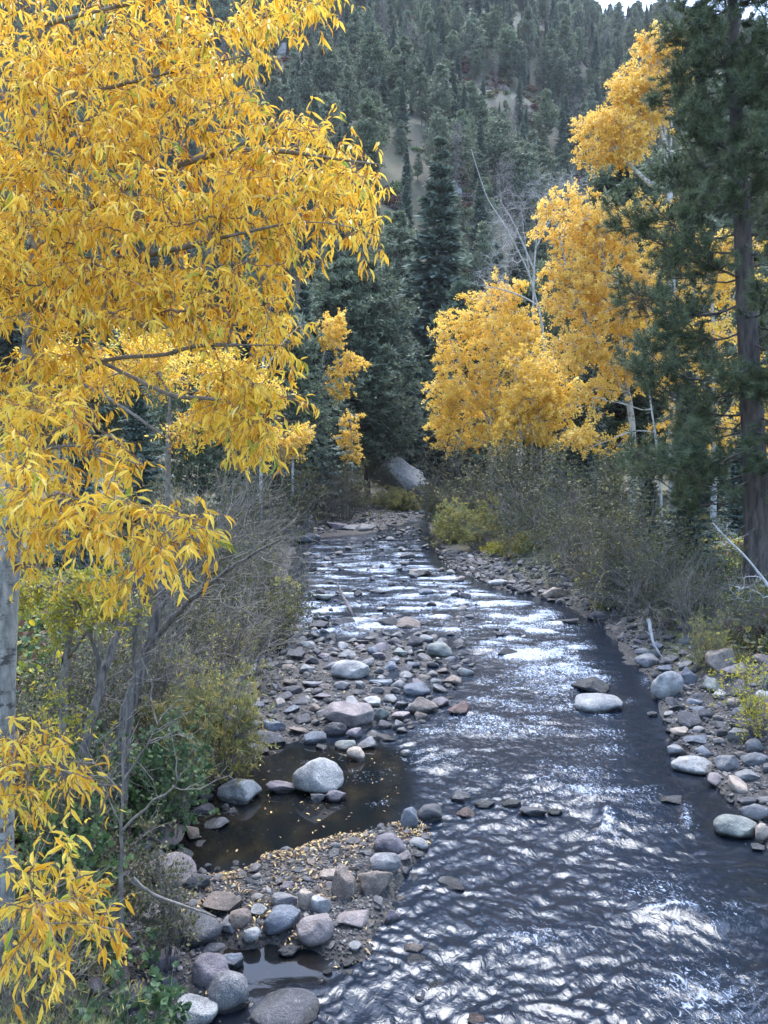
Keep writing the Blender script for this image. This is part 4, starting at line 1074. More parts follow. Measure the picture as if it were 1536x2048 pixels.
# A: round yellow crown left in the grove
leafy_tree('aspen_tree', 'full rounded yellow tree at the left of the grove, next to the river', GR,
  [gnd(985, 54), P(984, 900, 54), P(982, 780, 54), P(985, 680, 54), P(990, 600, 54)],
  [[P(982, 800, 54), P(1030, 700, 54), P(1050, 640, 54)], [P(984, 850, 54), P(930, 760, 54), P(900, 680, 54)]],
  [blob(985, 660, 54, 82, 90), blob(905, 690, 54, 46, 68), blob(1040, 690, 54, 55, 80), blob(940, 780, 54, 75, 62), blob(885, 850, 54, 34, 62), blob(1000, 800, 54, 70, 52), blob(925, 870, 54, 50, 40, .8), blob(1005, 590, 54, 46, 38), blob(985, 865, 54, 55, 40, .9), blob(885, 780, 54, 36, 60)],
  620, 60000, .112, M_goldfar, M_barkasp, .16, .008, tw=.7)
leafy_tree('aspen_tree', 'yellow tree with two white trunks in the middle of the grove', GR,
  [gnd(1043, 50), P(1042, 880, 50), P(1037, 800, 50), P(1028, 740, 50), P(1060, 660, 50)],
  [[gnd(1085, 52), P(1080, 820, 52), P(1078, 700, 52)]],
  [blob(1070, 760, 50, 60, 70), blob(1120, 800, 50, 50, 50, .7), blob(1040, 840, 50, 50, 50, .9), blob(1100, 860, 50, 50, 35, .7), blob(1000, 880, 50, 40, 30, .6)],
  320, 24000, .125, M_goldfar, M_barkasp, .13, .008, tw=.7)
# B: big golden cottonwood
leafy_tree('cottonwood_tree', 'large golden cottonwood with branching white trunks left of the pine', GR,
  [gnd(1268, 44), P(1266, 860, 44), P(1252, 760, 44), P(1235, 640, 44), P(1210, 540, 44), P(1195, 450, 44)],
  [[P(1262, 810, 44), P(1200, 690, 44), P(1150, 600, 44), P(1120, 480, 44)], [P(1240, 660, 44), P(1270, 540, 44), P(1265, 430, 44)],
   [gnd(1328, 42), P(1318, 920, 42), P(1300, 800, 42), P(1290, 700, 42), P(1300, 560, 42)],
   [P(1310, 865, 42), P(1270, 858, 41.5), P(1220, 880, 41), P(1180, 895, 41)], [P(1285, 820, 42), P(1240, 805, 41.5), P(1205, 800, 41)]],
  [blob(1140, 440, 44, 78, 52), blob(1215, 480, 44, 75, 72), blob(1140, 560, 44, 66, 62, .8), blob(1200, 610, 44, 88, 70), blob(1265, 600, 44, 55, 90), blob(1150, 700, 44, 70, 55), blob(1240, 740, 44, 60, 55, .8),
   blob(1185, 800, 43, 52, 30, .8), blob(1165, 880, 41, 46, 26, 1.0), blob(1240, 890, 42, 32, 30, .5), blob(1320, 760, 42, 45, 70, .5), blob(1270, 430, 44, 40, 36, .5), blob(1330, 860, 42, 35, 40, .4)],
  760, 72000, .108, M_golden, M_barkasp, .19, .008, tw=.65)
# C: very tall one behind
leafy_tree('cottonwood_tree', 'tallest yellow tree with white upper stems rising above the grove', GR,
  [gnd(1345, 46), P(1345, 700, 46), P(1342, 450, 46), P(1332, 300, 46), P(1322, 180, 46), P(1312, 90, 46)],
  [[P(1340, 385, 46), P(1300, 365, 46), P(1262, 335, 46)], [P(1338, 330, 46), P(1345, 260, 46), P(1330, 120, 46)], [P(1332, 300, 46), P(1310, 220, 46), P(1300, 110, 46)], [P(1310, 240, 46), P(1250, 200, 46)], [P(1300, 370, 46), P(1230, 300, 46), P(1180, 265, 46)]],
  [blob(1305, 100, 46, 34, 45), blob(1250, 170, 46, 38, 32), blob(1285, 195, 46, 52, 52), blob(1200, 250, 46, 50, 28), blob(1250, 270, 46, 62, 42), blob(1188, 310, 46, 38, 22, .8), blob(1240, 315, 46, 48, 22, .8), blob(1365, 150, 46, 24, 30, .4), blob(1335, 200, 46, 36, 60, .6), blob(1345, 110, 46, 30, 40, .6)],
  460, 36000, .112, M_golden, M_barkasp, .2, .008, tw=.65)
leafy_tree('aspen_tree', 'yellow tree glowing behind the big foreground pine', GR,
  [gnd(1430, 40), P(1430, 800, 40), P(1425, 600, 40), P(1400, 480, 40)], [[P(1428, 700, 40), P(1480, 560, 40)]],
  [blob(1400, 520, 40, 70, 80), blob(1330, 480, 40, 45, 60), blob(1470, 540, 40, 60, 80), blob(1380, 680, 40, 90, 80, .8), blob(1480, 720, 40, 60, 80, .8), blob(1420, 850, 40, 70, 60, .7), blob(1520, 880, 40, 50, 90, .7), blob(1360, 420, 40, 40, 30)],
  380, 24000, .125, M_goldfar, M_barkasp, .15, .008, tw=.65)
# E: slender
leafy_tree('aspen_tree', 'slender aspen with thin white trunk and separate yellow tufts', None,
  [gnd(630, 62), P(631, 930, 62), P(632, 830, 62), P(640, 740, 62), P(655, 680, 62), P(662, 640, 62)],
  [[P(636, 780, 62), P(665, 740, 62), P(700, 715, 62)], [P(633, 830, 62), P(660, 800, 62)]],
  [blob(665, 650, 62, 36, 26), blob(655, 685, 62, 32, 22), blob(705, 720, 62, 32, 18), blob(680, 745, 62, 30, 14, .8), blob(672, 778, 62, 36, 22)],
  140, 14000, .12, M_goldfar, M_barkasp, .11, .01, tw=.5)
leafy_tree('aspen_tree', 'thin drooping golden sapling right of the slender aspen', None,
  [gnd(705, 66), P(705, 940, 66), P(703, 860, 66), P(700, 820, 66)], [],
  [blob(700, 835, 66, 22, 26, .8), blob(695, 880, 66, 30, 24, .8), blob(700, 915, 66, 30, 18, .4)],
  70, 4500, .12, M_goldfar, M_barkasp, .07, .009, tw=.5)
leafy_tree('aspen_tree', 'small bright yellow tree at the end of the cottonwood branches', None,
  [gnd(585, 48), P(585, 930, 48), P(588, 870, 48)], [],
  [blob(590, 885, 48, 38, 30), blob(570, 910, 48, 26, 18), blob(605, 860, 48, 24, 18), blob(540, 880, 48, 30, 25, .5)],
  110, 7000, .10, M_goldfar, M_barkasp, .08, .009, tw=.45)
# behind the foreground cottonwood: a smaller-leaved yellow one
leafy_tree('willow_tree', 'yellow green tree filling the gap behind the foreground cottonwood', None,
  [gnd(330, 13.5), P(335, 900, 13.5), P(340, 800, 13.5)], [[P(335, 860, 13.5), P(420, 800, 13), P(500, 790, 12.5)], [P(335, 880, 13.5), P(240, 800, 13.5), P(150, 760, 13.5)]],
  [blob(470, 800, 12.5, 85, 60, 1.2), blob(440, 740, 13, 90, 40), blob(500, 870, 12.5, 50, 45, .9), blob(400, 850, 12.5, 60, 40, .8), blob(300, 720, 14, 80, 60), blob(160, 740, 14, 110, 50, .7)],
  420, 17000, .075, M_gold, M_barkdark, .05, .0035, tpl=DIAM, lw=.32, tw=.3)
leafy_tree('sapling', 'yellow green sapling below the lower cottonwood branch, left bank', None,
  [gnd(120, 8.2), P(120, 1450, 8.2), P(130, 1300, 8.2), P(150, 1200, 8.2)], [[P(125, 1330, 8.2), P(190, 1230, 8.2), P(250, 1170, 8)]],
  [blob(150, 1190, 8.2, 110, 45), blob(220, 1220, 8, 60, 40, .8), blob(110, 1260, 8, 40, 60, .6), blob(130, 1360, 8, 20, 55, .6), blob(40, 1180, 8.2, 60, 50), blob(150, 1415, 7.6, 18, 16, .6)],
  170, 4600, .055, M_lime, M_barkgrey, .035, .003, tpl=DIAM, lw=.34, tw=.18)

# ------------------------------------------------------------------ bare white trees and the broken snag
def bare_tree(name, label, pts_list, blobs, nt, r0, rt, bark, group=None, cat='tree', tw=.8, nsub=5, step=.4):
    T = []
    for b in blobs:
        nn = int(nt * b[2]); u = norm(rng.normal(size=(nn, 3))) * (rng.random((nn, 1)) ** .4); T.append(np.array(b[0]) + u * np.array(b[1]))
    T = np.concatenate(T)
    arr, cnt, lidx, st = grow(pts_list, T, m=6, step=step, jit=.09)
    rad = radii(cnt, rt, r0); base = np.array(pts_list[0][0]); e = link(name, None, None, base)
    g = Geo()
    for k_, q in enumerate(lidx): g.add(tubes(arr[q][None] - base, np.maximum(rad[q], r0 * np.linspace(1, .3 if k_ == 0 else .12, len(q)) * (1 if k_ == 0 else .4))[None], 7))
    link('trunk', g.mesh('trunk', [bark], True), e)
    S = arr[np.array(st)] - base; Rs = rad[np.array(st)].copy(); Rs[:, 0] = Rs[:, 1]
    g = Geo(); g.add(tubes(S, Rs, 4)); tws, _, _ = sprout(S, len(S) * nsub, .2, 1, tw, .8, (0, 0, .1), 5)
    g.add(tubes(tws, np.linspace(rt * .8, rt * .3, 5), 3))
    b = link('branches', g.mesh('branches', [bark]), e); b['kind'] = 'stuff'
    return tag(e, label, cat, group)
bare_tree('dead_tree', 'leaning bare white trunk with broken pointed top above the grove',
  [[gnd(1105, 52), P(1100, 800, 52), P(1083, 640, 52), P(1058, 545, 52), P(1010, 450, 52), P(975, 400, 52), P(955, 340, 52), P(942, 298, 52)],
   [P(1075, 610, 52), P(1040, 590, 52), P(990, 575, 52), P(955, 570, 52)], [P(1058, 545, 52), P(1050, 480, 52), P(1040, 400, 52)]],
  [blob(990, 590, 52, 40, 30, .25), blob(1020, 480, 52, 50, 70, .45), blob(970, 560, 52, 50, 20, .3)], 60, .085, .008, M_barkwhite, tw=.9)
bare_tree('bare_tree', 'leafless pale grey tree with fine upright twigs behind the golden cottonwood',
  [[gnd(1065, 60), P(1065, 700, 60), P(1068, 540, 60), P(1075, 450, 60), P(1090, 390, 60)], [P(1068, 540, 60), P(1030, 450, 60), P(1000, 400, 60)], [P(1070, 500, 60), P(1110, 420, 60), P(1130, 370, 60)]],
  [blob(1080, 400, 60, 50, 50, 1), blob(1015, 430, 60, 45, 50, .8), blob(1140, 375, 60, 40, 40, .7), blob(1000, 520, 60, 40, 50, .6)], 80, .09, .010, M_barkwhite, tw=1.0, nsub=4)
bare_tree('bare_tree', 'thin leafless white tree right of the small yellow tree tops, left bank',
  [[gnd(520, 40), P(522, 800, 40), P(525, 740, 40), P(535, 650, 40), P(545, 590, 40)], [P(524, 750, 40), P(560, 690, 40), P(600, 650, 40)]],
  [blob(545, 660, 40, 35, 60, .6), blob(590, 660, 40, 30, 30, .4)], 26, .09, .007, M_barkwhite, tw=.5, nsub=4)
bare_tree('leaning_branch', 'bare whitish dead branch leaning on the right bank below the pine',
  [[P(1600, 1260, 17.5), P(1536, 1170, 18), P(1490, 1110, 18.3), P(1450, 1075, 18.6), P(1425, 1045, 18.8)]],
  [blob(1500, 1180, 18, 40, 40, 1), blob(1450, 1070, 18.6, 30, 25, .6)], 22, .04, .004, M_barkwhite, cat='dead branch', tw=.35, nsub=3, step=.2)

# ------------------------------------------------------------------ the big pine on the right
def big_pine():
    Y = 24.0
    b = gnd(1518, Y); trunk = [b, P(1516, 1080, Y), P(1508, 900, Y), P(1497, 700, Y), P(1486, 480, Y), P(1474, 250, Y), P(1466, 60, Y), P(1462, -120, Y), P(1460, -330, Y)]
    tq = resample(trunk, .5); n = len(tq)
    e = link('pine_tree', None, None, b)
    rad = .37 * (1 - np.linspace(0, 1, n)) ** .8 + .03; rad[0] += .08
    g = Geo(); g.add(tubes((tq - b)[None], rad[None], 16)); link('trunk', g.mesh('trunk', [M_barkpine], True), e)
    nb = 104; t = .13 + .855 * np.linspace(0, 1, nb) ** 1.12 + rng.normal(0, .006, nb); t = np.clip(t, .12, .99)
    f = t * (n - 1); a = np.minimum(f.astype(int), n - 2); p0 = tq[a] + (tq[a + 1] - tq[a]) * (f - a)[:, None]
    az = np.arange(nb) * 2.4 + rng.normal(0, .35, nb)
    Lb = np.interp(t, [.1, .2, .45, .56, .64, .78, 1], [3.2, 3.5, 3.6, 2.8, 2.0, 1.5, .5]) * rng.uniform(.68, 1.08, nb)
    d = np.stack([np.cos(az), np.sin(az), np.where(t < .4, -.08, .12) + .3 * t ** 2 + rng.normal(0, .08, nb)], 1)
    s = np.linspace(0, 1, 9)[None, :, None]
    Bp = p0[:, None] + d[:, None] * Lb[:, None, None] * s; Bp[:, :, 2] += (Lb[:, None] * (.22 * s[:, :, 0] ** 2.2 - .12 * np.sin(s[:, :, 0] * 3.1)))
    w = np.cumsum(rng.normal(0, .016, (nb, 9, 3)), 1) * Lb[:, None, None]; w[:, 0] = 0; Bp += w
    rb2 = (.010 * Lb + .010)[:, None] * (1 - .8 * s[0, :, 0])[None]
    for i in range(nb):
        gg = Geo(); gg.add(tubes((Bp[i] - b)[None], rb2[i][None], 6))
        link('branch', gg.mesh('branch', [M_barkpine], True), e)
    sub, st, si = sprout(Bp, 1900, .24, 1, .85, .75, (0, 0, .15), 5, keep=.8)
    sub[:, :, 2] = sub[:, :1, 2] + (sub[:, :, 2] - sub[:, :1, 2]) * .5
    sub2, _, _ = sprout(sub, 7800, .35, 1, .34, .7, (0, 0, .2), 4, keep=.8)
    g = Geo(); g.add(tubes(sub[:, ::2] - b, np.linspace(.014, .006, 3), 3)); g.add(tubes(sub2[:4500, ::3] - b, np.linspace(.008, .004, 2), 3))
    o = link('twigs', g.mesh('twigs', [M_barkpine]), e); o['kind'] = 'stuff'
    # needle tufts at the ends and along the last part
    tip = np.concatenate([sub2[:, -1], sub[:, -1], Bp[:, -1], sub2[:, 2]]); td = np.concatenate([sub2[:, -1] - sub2[:, -2], sub[:, -1] - sub[:, -2], Bp[:, -1] - Bp[:, -2], sub2[:, -1] - sub2[:, -2]])
    K = 27; N = len(tip); cc = np.repeat(tip, K, 0) + np.repeat(norm(td), K, 0) * rng.uniform(-.13, .03, (N * K, 1))
    dirv = norm(np.repeat(norm(td), K, 0) * .75 + rnd3(N * K) * 1.0 + np.array((0, 0, .1)))
    g = Geo(); g.add(leaves(cc - b, dirv, rnd3(N * K), rng.uniform(.15, .25, N * K), .017, NEED, rnd=np.repeat(rng.random(N), K) * .7 + rng.random(N * K) * .3))
    o = link('needles', g.mesh('needles', [M_bpine]), e); o['kind'] = 'stuff'
    tag(e, 'big dark ponderosa pine with reddish grey trunk at the right edge', 'tree')
big_pine()

# ------------------------------------------------------------------ shrubs
def shrub_meshes(seed, stems, Lst, spread, ntw, nsub, nleaf, leafL, lw, leafm, bark, r0=.012, tpl=DIAM, bend=(0, 0, -.25), twl=.5, wob=.05, upleaf=0.0, basew=.18, lowt=.25, dims=(1, 1)):
    """unit shrub about 1 tall, 1 in radius"""
    global rng
    keep = rng; rng = np.random.default_rng(seed)
    az = rng.random(stems) * 6.283; el = rng.uniform(.25, 1, stems) ** .7
    d = norm(np.stack([np.cos(az) * spread * (1.1 - el * .8), np.sin(az) * spread * (1.1 - el * .8), el], 1))
    p0 = np.stack([np.cos(az) * basew * rng.random(stems), np.sin(az) * basew * rng.random(stems), np.full(stems, -.03)], 1)
    s = np.linspace(0, 1, 9)[None, :, None]; Ln = (Lst * rng.uniform(.65, 1.1, stems))[:, None, None]
    S = p0[:, None] + Ln * (d[:, None] * s + np.array(bend) * s * s * .6); w = rng.normal(0, .012, S.shape) * np.arange(9)[None, :, None] ** .5; S = S + w
    dm = np.array((dims[0], dims[0], dims[1])); S = S * dm; ms = (dims[0] * dims[0] * dims[1]) ** (1 / 3)
    twl = twl * ms; r0 = r0 * max(.6, min(1.6, ms))
    A, _, _ = sprout(S, ntw, lowt, 1, twl, .55, (0, 0, -.05), 6, keep=.8, wob=wob)
    B, _, _ = sprout(A, nsub, .2, 1, twl * .5, .7, (0, 0, 0), 4, keep=.7, wob=wob)
    g = Geo(); g.add(tubes(S, np.linspace(r0, r0 * .3, 9), 5)); g.add(tubes(A, np.linspace(r0 * .4, r0 * .16, 6), 3)); g.add(tubes(B, np.linspace(r0 * .2, r0 * .1, 4), 3))
    gm = g.mesh('stems', [bark]); lm_ = None
    if nleaf:
        i = rng.integers(0, len(B), nleaf); t = rng.random((nleaf, 1)); pos = B[i, 1] * (1 - t) + B[i, 3] * t
        td = norm(B[i, 3] - B[i, 1]); ll = leafL * rng.uniform(.6, 1.3, nleaf)
        tone = rng.random(len(B))[i] * .5 + rng.random(nleaf) * .5
        h = Geo(); h.add(leaves(pos, td * .6 + rnd3(nleaf) * .8 + np.array((0, 0, upleaf)), rnd3(nleaf), ll, ll * lw, tpl, rnd=tone)); lm_ = h.mesh('foliage', [leafm])
    rng = keep
    return gm, lm_
SHP = {   # stems, length, spread, twigs, sub-twigs, leaves, leaf size (m), width ratio, leaf material, stem radius, options
 'thicket': (22, 1.15, 1.0, 200, 750, 7500, .045, .7, M_olive, .012, dict(twl=.42)),
 'bare': (18, 1.15, 1.2, 200, 850, 2200, .04, .6, M_olive, .012, dict(bend=(0, 0, -.45), twl=.5)),
 'willow': (30, 1.05, .95, 240, 900, 11000, .10, .17, M_willow, .009, dict(twl=.3, upleaf=.3, lowt=.1)),
 'green': (14, 1.05, .95, 120, 420, 1900, .065, .85, M_green, .009, dict(tpl=BROAD, twl=.4, lowt=.15)),
 'lime': (20, 1.05, .9, 150, 600, 2600, .06, .35, M_lime, .008, dict(twl=.35, lowt=.15)),
 'feather': (44, 1.0, .8, 260, 700, 7000, .06, .12, M_willow, .005, dict(twl=.25, upleaf=.5, basew=.35, lowt=.05)),
}
SH = {}
def shrub_get(kind, i, ht, rw, Y):
    """meshes made for the shrub's real size; far ones of like size share them"""
    st, Ls, sp, nt, ns, nl, lL, lw, lm_, r0, op = SHP[kind]
    key = (kind, i % 2, round(math.log(rw) / .7), round(math.log(ht) / .7)) if Y > 14 else (kind, i, Y, ht)
    if key not in SH:
        far = max(1, Y / 16)
        a, b = shrub_meshes(100 + len(SH), st, Ls, sp, nt, ns, int(nl * (1 if Y > 14 else .8)), lL * far ** .6, lw, lm_, M_barkgrey, r0 * far ** .3, dims=(rw, ht), **op)
        SH[key] = (a, b, rw, ht)
    a, b, r1, h1 = SH[key]
    return a, b, rw / r1, ht / h1
def put_shrub(kind, i, pxx, pyt, Y, wpx, label, group=None, name='shrub', cat='shrub', hmin=.3, lean=(0, 0)):
    p = P(pxx, pyt, Y); x = p[0]; zg = Hs(x, Y) - .05
    ht = max(p[2] - zg, hmin); rw = wpx * Y / F / 2
    gm, lm_, fr, fh = shrub_get(kind, i, ht, rw, Y)
    e = link(name, None, None, (x, Y, zg), (0, 0, random.uniform(0, 6.28)), (fr, fr, fh))
    link('stems', gm, e)
    if lm_: link('foliage', lm_, e)
    return tag(e, label, cat, group)
RB_ = 'grey thicket along the right bank'; LB_ = 'grey thicket along the left bank'; UG = 'undergrowth on the left bank'
SL = [
 # right bank
 ('thicket', 900, 905, 52, 130, 'olive shrub at the river bend under the rounded yellow tree', RB_),
 ('thicket', 885, 960, 49, 110, 'dark shrub reaching over the water right of the far bend', RB_),
 ('thicket', 960, 890, 46, 180, 'dense olive shrub behind the yellow green willow', RB_),
 ('thicket', 1050, 880, 42, 200, 'dense olive thicket below the white grove trunks', RB_),
 ('bare', 1090, 945, 36, 260, 'arching grey bare shrub right of the yellow green willow', RB_),
 ('thicket', 1180, 900, 38, 230, 'tall dark shrub below the lowest golden branch', RB_),
 ('bare', 1225, 1000, 27.5, 260, 'wide tangle of grey twigs hanging towards the water', RB_),
 ('thicket', 1170, 1010, 31, 230, 'olive shrub behind the wide tangle of grey twigs', RB_),
 ('thicket', 1290, 980, 25, 240, 'grey brown thicket with dry seed heads beside the dark fir', RB_),
 ('bare', 1320, 1090, 22, 240, 'low tangled bare bush above the white stick', RB_),
 ('bare', 1220, 1090, 26, 150, 'drooping grey twigs touching the water at the right bank', RB_),
 ('thicket', 1380, 1080, 22, 200, 'dark bush in front of the dark fir at right', RB_),
 ('bare', 1400, 1130, 19.5, 160, 'small bare bush at the top of the right bank', RB_),
 ('bare', 1530, 1120, 18.5, 120, 'fine grey twigs at the foot of the pine trunk', RB_),
 ('thicket', 1100, 1010, 36, 160, 'dark low shrub right behind the gravel shore', RB_),
 ('willow', 960, 995, 41, 170, 'round yellow green willow bush on the right bank', None),
 ('willow', 905, 1040, 46, 80, 'small green willow bush at the water left of the round one', None),
 ('willow', 1050, 1070, 36, 130, 'low yellow green bush trailing right of the round willow', None),
 ('lime', 1000, 1090, 38, 90, 'yellowing twiggy bush low above the right gravel shore', None),
 ('willow', 775, 972, 74, 105, 'small bright willow clump at the far end of the river', None),
 ('willow', 815, 985, 72, 60, 'reddish yellow grass clump at the far bend', None),
 ('lime', 1530, 1260, 13.5, 170, 'fine leaved yellow bush at the right picture edge', None),
 ('feather', 1420, 1190, 17.5, 120, 'sparse yellow grassy bush on the right bank', None),
 ('lime', 1220, 1180, 25.5, 90, 'small yellowish bush at the waterline under the grey tangle', None),
 ('bare', 1275, 1085, 24.5, 190, 'bare twigs bending down to dark rocks at the waterline, right bank', RB_),
 ('thicket', 1235, 1110, 25.5, 120, 'low olive shrub over the dark rocks at the right waterline', RB_),
 ('bare', 330, 1170, 12.8, 230, 'tall bare grey twigs behind the twisted old stems', LB_),
 ('bare', 490, 1140, 17.5, 180, 'bare grey shrub above the left end of the cobble bar', LB_),
 # left bank far
 ('bare', 640, 900, 58, 110, 'grey twiggy bush behind the slender aspen foot', LB_),
 ('thicket', 690, 920, 62, 110, 'dull bush right of the slender aspen foot', LB_),
 ('bare', 700, 880, 76, 60, 'bare grey bush on the slope above the rock slab', LB_),
 ('thicket', 590, 930, 48, 120, 'olive shrub under the small bright yellow tree', LB_),
 ('thicket', 520, 900, 36, 170, 'dense grey thicket left of the far bank boulder', LB_),
 ('bare', 450, 890, 28, 230, 'high grey thicket below the cottonwood branches', LB_),
 ('bare', 530, 1000, 30, 170, 'grey twigs overhanging the far left shore', LB_),
 ('thicket', 380, 960, 22, 220, 'olive thicket in the middle of the left bank', LB_),
 ('bare', 470, 1040, 23, 240, 'broad bare shrub arching over the river', LB_),
 ('thicket', 500, 1090, 21, 190, 'leafy grey shrub with twigs above the water', LB_),
 ('lime', 555, 1130, 21.5, 90, 'yellow leaved twigs hanging over the riffle', None),
 ('lime', 440, 1170, 17.5, 150, 'yellow leaved bush beneath the bare shrub', None),
 ('bare', 420, 1100, 16, 260, 'large fan of bare grey stems in front of the left thicket', LB_),
 ('thicket', 330, 1050, 15, 220, 'tall dull shrub behind the twisted old stems', LB_),
 ('lime', 380, 1230, 13.5, 170, 'olive yellow bush right of the twisted old stems', None),
 ('willow', 440, 1310, 12.2, 250, 'silvery green willow bush beside the cobble bar', None),
 ('willow', 360, 1340, 11.5, 150, 'darker green willow bush at the foot of the old stem', None),
 ('green', 330, 1400, 10.2, 180, 'green leafy shrub below the twisted old stems', UG),
 ('green', 150, 1420, 9.5, 260, 'dark undergrowth shrub between the trunks', UG),
 ('thicket', 220, 1280, 11, 260, 'dull undergrowth behind the old stems', UG),
 ('thicket', 60, 1250, 10, 260, 'dull undergrowth behind the cottonwood trunk', UG),
 ('lime', 90, 1330, 9.2, 200, 'yellow speckled undergrowth beside the cottonwood trunk', UG),
 ('bare', 230, 1150, 12.5, 260, 'fine bare twigs below the lower cottonwood branch', LB_),
 ('green', 300, 1500, 10.6, 130, 'open green shrub with heart leaves at the pool edge', UG),
 ('green', 110, 1540, 8.0, 220, 'dark leafy shrub in front of the two old stems', UG),
 ('green', 120, 1640, 7.2, 260, 'low dark shrub at the foot of the cottonwood', UG),
 ('thicket', 180, 1500, 8.4, 260, 'tangled twigs in front of the leaning stem', UG),
 ('bare', 330, 1640, 7.6, 110, 'thin bare stems arching over the pinkish boulder', UG),
 ('green', 280, 1890, 5.9, 190, 'green leafy bush hiding the lowest left boulders', UG),
 ('green', 420, 2010, 5.6, 160, 'dark leafy sprigs at the bottom beside the pale boulder', UG),
 ('feather', 90, 1830, 5.2, 330, 'feathery yellow green bush in the lower left corner', None),
 ('feather', 10, 1960, 4.8, 300, 'dusky feathery bush cut by the left bottom corner', None),
 ('bare', 40, 1700, 5.6, 240, 'fine grey twigs behind the lowest yellow branch', UG),
]
for k, (kd, a, b, c, d, lab, grp) in enumerate(SL):
    put_shrub(kd, k, a, b, c, d, lab, grp)

# twisted old stems on the left bank
def stems(name, label, polys, r0, bark, twigs, tl=.5, rt=.004, Lr=None):
    base = np.array(polys[0][0]); e = link(name, None, None, base); qs = [resample(p, .12) for p in polys]
    for k, q in enumerate(qs):
        q = q.copy(); q[1:-1] += rng.normal(0, .008, (len(q) - 2, 3)); g = Geo(); rr = (r0 if k == 0 else (Lr[k] if Lr else r0 * .6)) * (1 - .68 * np.linspace(0, 1, len(q)))
        rr = rr * (1 + .10 * vn(np.arange(len(q)) * .7, np.zeros(len(q)) + k, 5))
        g.add(tubes((q - base)[None], rr[None], 9)); link('stem', g.mesh('stem', [bark], True), e)
    n = 12; S = np.stack([np.stack([np.interp(np.linspace(0, 1, n), np.linspace(0, 1, len(q)), q[:, i]) for i in range(3)], 1) for q in qs])
    A, _, _ = sprout(S, twigs, .35, 1, tl, .6, (0, 0, .15), 7, keep=.7, wob=.05); B, _, _ = sprout(A, twigs * 5, .2, 1, tl * .5, .7, (0, 0, 0), 5, keep=.6)
    g = Geo(); g.add(tubes(A - base, np.linspace(rt * 2.2, rt * .7, 7), 4)); g.add(tubes(B - base, np.linspace(rt * .7, rt * .35, 5), 3))
    o = link('twigs', g.mesh('twigs', [M_barkgrey]), e); o['kind'] = 'stuff'
    return tag(e, label, 'tree', None)
stems('old_willow', 'thick twisted grey old stem leaning left of the silvery willow bush',
  [[P(235, 1500, 9.6) - np.array((0, 0, .6)), P(250, 1440, 9.6), P(275, 1350, 9.7), P(300, 1290, 9.8), P(325, 1180, 10), P(345, 1110, 10.2), P(355, 1040, 10.4)],
   [P(300, 1290, 9.8), P(350, 1230, 9.7), P(390, 1190, 9.5), P(470, 1130, 9.2), P(560, 1080, 9)], [P(270, 1370, 9.7), P(270, 1280, 9.6), P(280, 1180, 9.6)],
   [P(320, 1215, 9.9), P(380, 1130, 10), P(450, 1060, 10)]], .11, M_barktall, 60, .9, Lr=[0, .04, .035, .03])
stems('old_willow', 'thinner brown leaning stem between the cottonwood and the thick old stem',
  [[P(135, 1760, 8.2), P(150, 1620, 8.3), P(170, 1500, 8.4), P(190, 1410, 8.5), P(215, 1310, 8.7), P(260, 1200, 9), P(290, 1110, 9.2)],
   [P(200, 1370, 8.6), P(190, 1280, 8.5), P(150, 1190, 8.4)], [P(235, 1270, 8.8), P(300, 1190, 8.8), P(330, 1100, 9)]], .075, M_barktall, 36, .7, Lr=[0, .03, .03])
stems('young_tree', 'young upright grey stem with forked twigs in front of the pool',
  [[P(240, 1800, 6.6) - np.array((0, 0, .2)), P(243, 1700, 6.6), P(246, 1600, 6.6), P(245, 1500, 6.6)], [P(246, 1660, 6.6), P(290, 1620, 6.6), P(340, 1580, 6.5), P(380, 1530, 6.4)], [P(245, 1590, 6.6), P(200, 1540, 6.6)], [P(247, 1560, 6.6), P(300, 1480, 6.6), P(320, 1440, 6.6)]],
  .022, M_barkgrey, 20, .35, .003)

# ------------------------------------------------------------------ driftwood
def stick(label, pts, r0, bark=M_barkwhite, name='driftwood', forks=()):
    base = np.array(pts[0]); e = link(name, None, None, base); q = resample(pts, .12); q[1:-1] += rng.normal(0, r0 * .25, (len(q) - 2, 3))
    g = Geo(); g.add(tubes((q - base)[None], (r0 * (1 - .6 * np.linspace(0, 1, len(q))))[None], 8))
    for f in forks:
        q = resample(f, .1); g.add(tubes((q - base)[None], (r0 * .45 * (1 - .6 * np.linspace(0, 1, len(q))))[None], 6))
    link('stem', g.mesh('stem', [bark], True), e)
    return tag(e, label, 'driftwood', None)
a = G(706, 1234); b = G(676, 1194)
stick('weathered forked driftwood stick rising from the riffle', [a + np.array((0, 0, -.05)), a + np.array((-.1, .1, .22)), (a + b) / 2 + np.array((-.1, 0, .42)), b + np.array((0, -.6, .62))], .06, M_barktall, forks=[[(a + b) / 2 + np.array((-.1, 0, .42)), (a + b) / 2 + np.array((-.35, .1, .50))]])
a = G(575, 1238); b = G(628, 1232)
stick('pale log lying in the shallow water near the left bank', [a + np.array((0, 0, .05)), (a + b) / 2 + np.array((0, 0, .08)), b + np.array((0, 0, .04))], .055)
g1 = G(1326, 1318, .1); 
stick('crooked white stick reaching down from the thicket to the rounded grey boulder', [P(1296, 1238, g1[1] + .5), P(1302, 1270, g1[1] + .3), P(1308, 1295, g1[1] + .1), g1 + np.array((0, 0, .02))], .05, forks=[[P(1302, 1270, g1[1] + .3), P(1290, 1262, g1[1] + .3)]])
a = P(265, 1755, 6.7); b = P(432, 1834, 6.7)
stick('thin bare branch lying across the pinkish boulder', [a, P(300, 1790, 6.75), P(345, 1805, 6.7), b], .018, M_barkgrey)

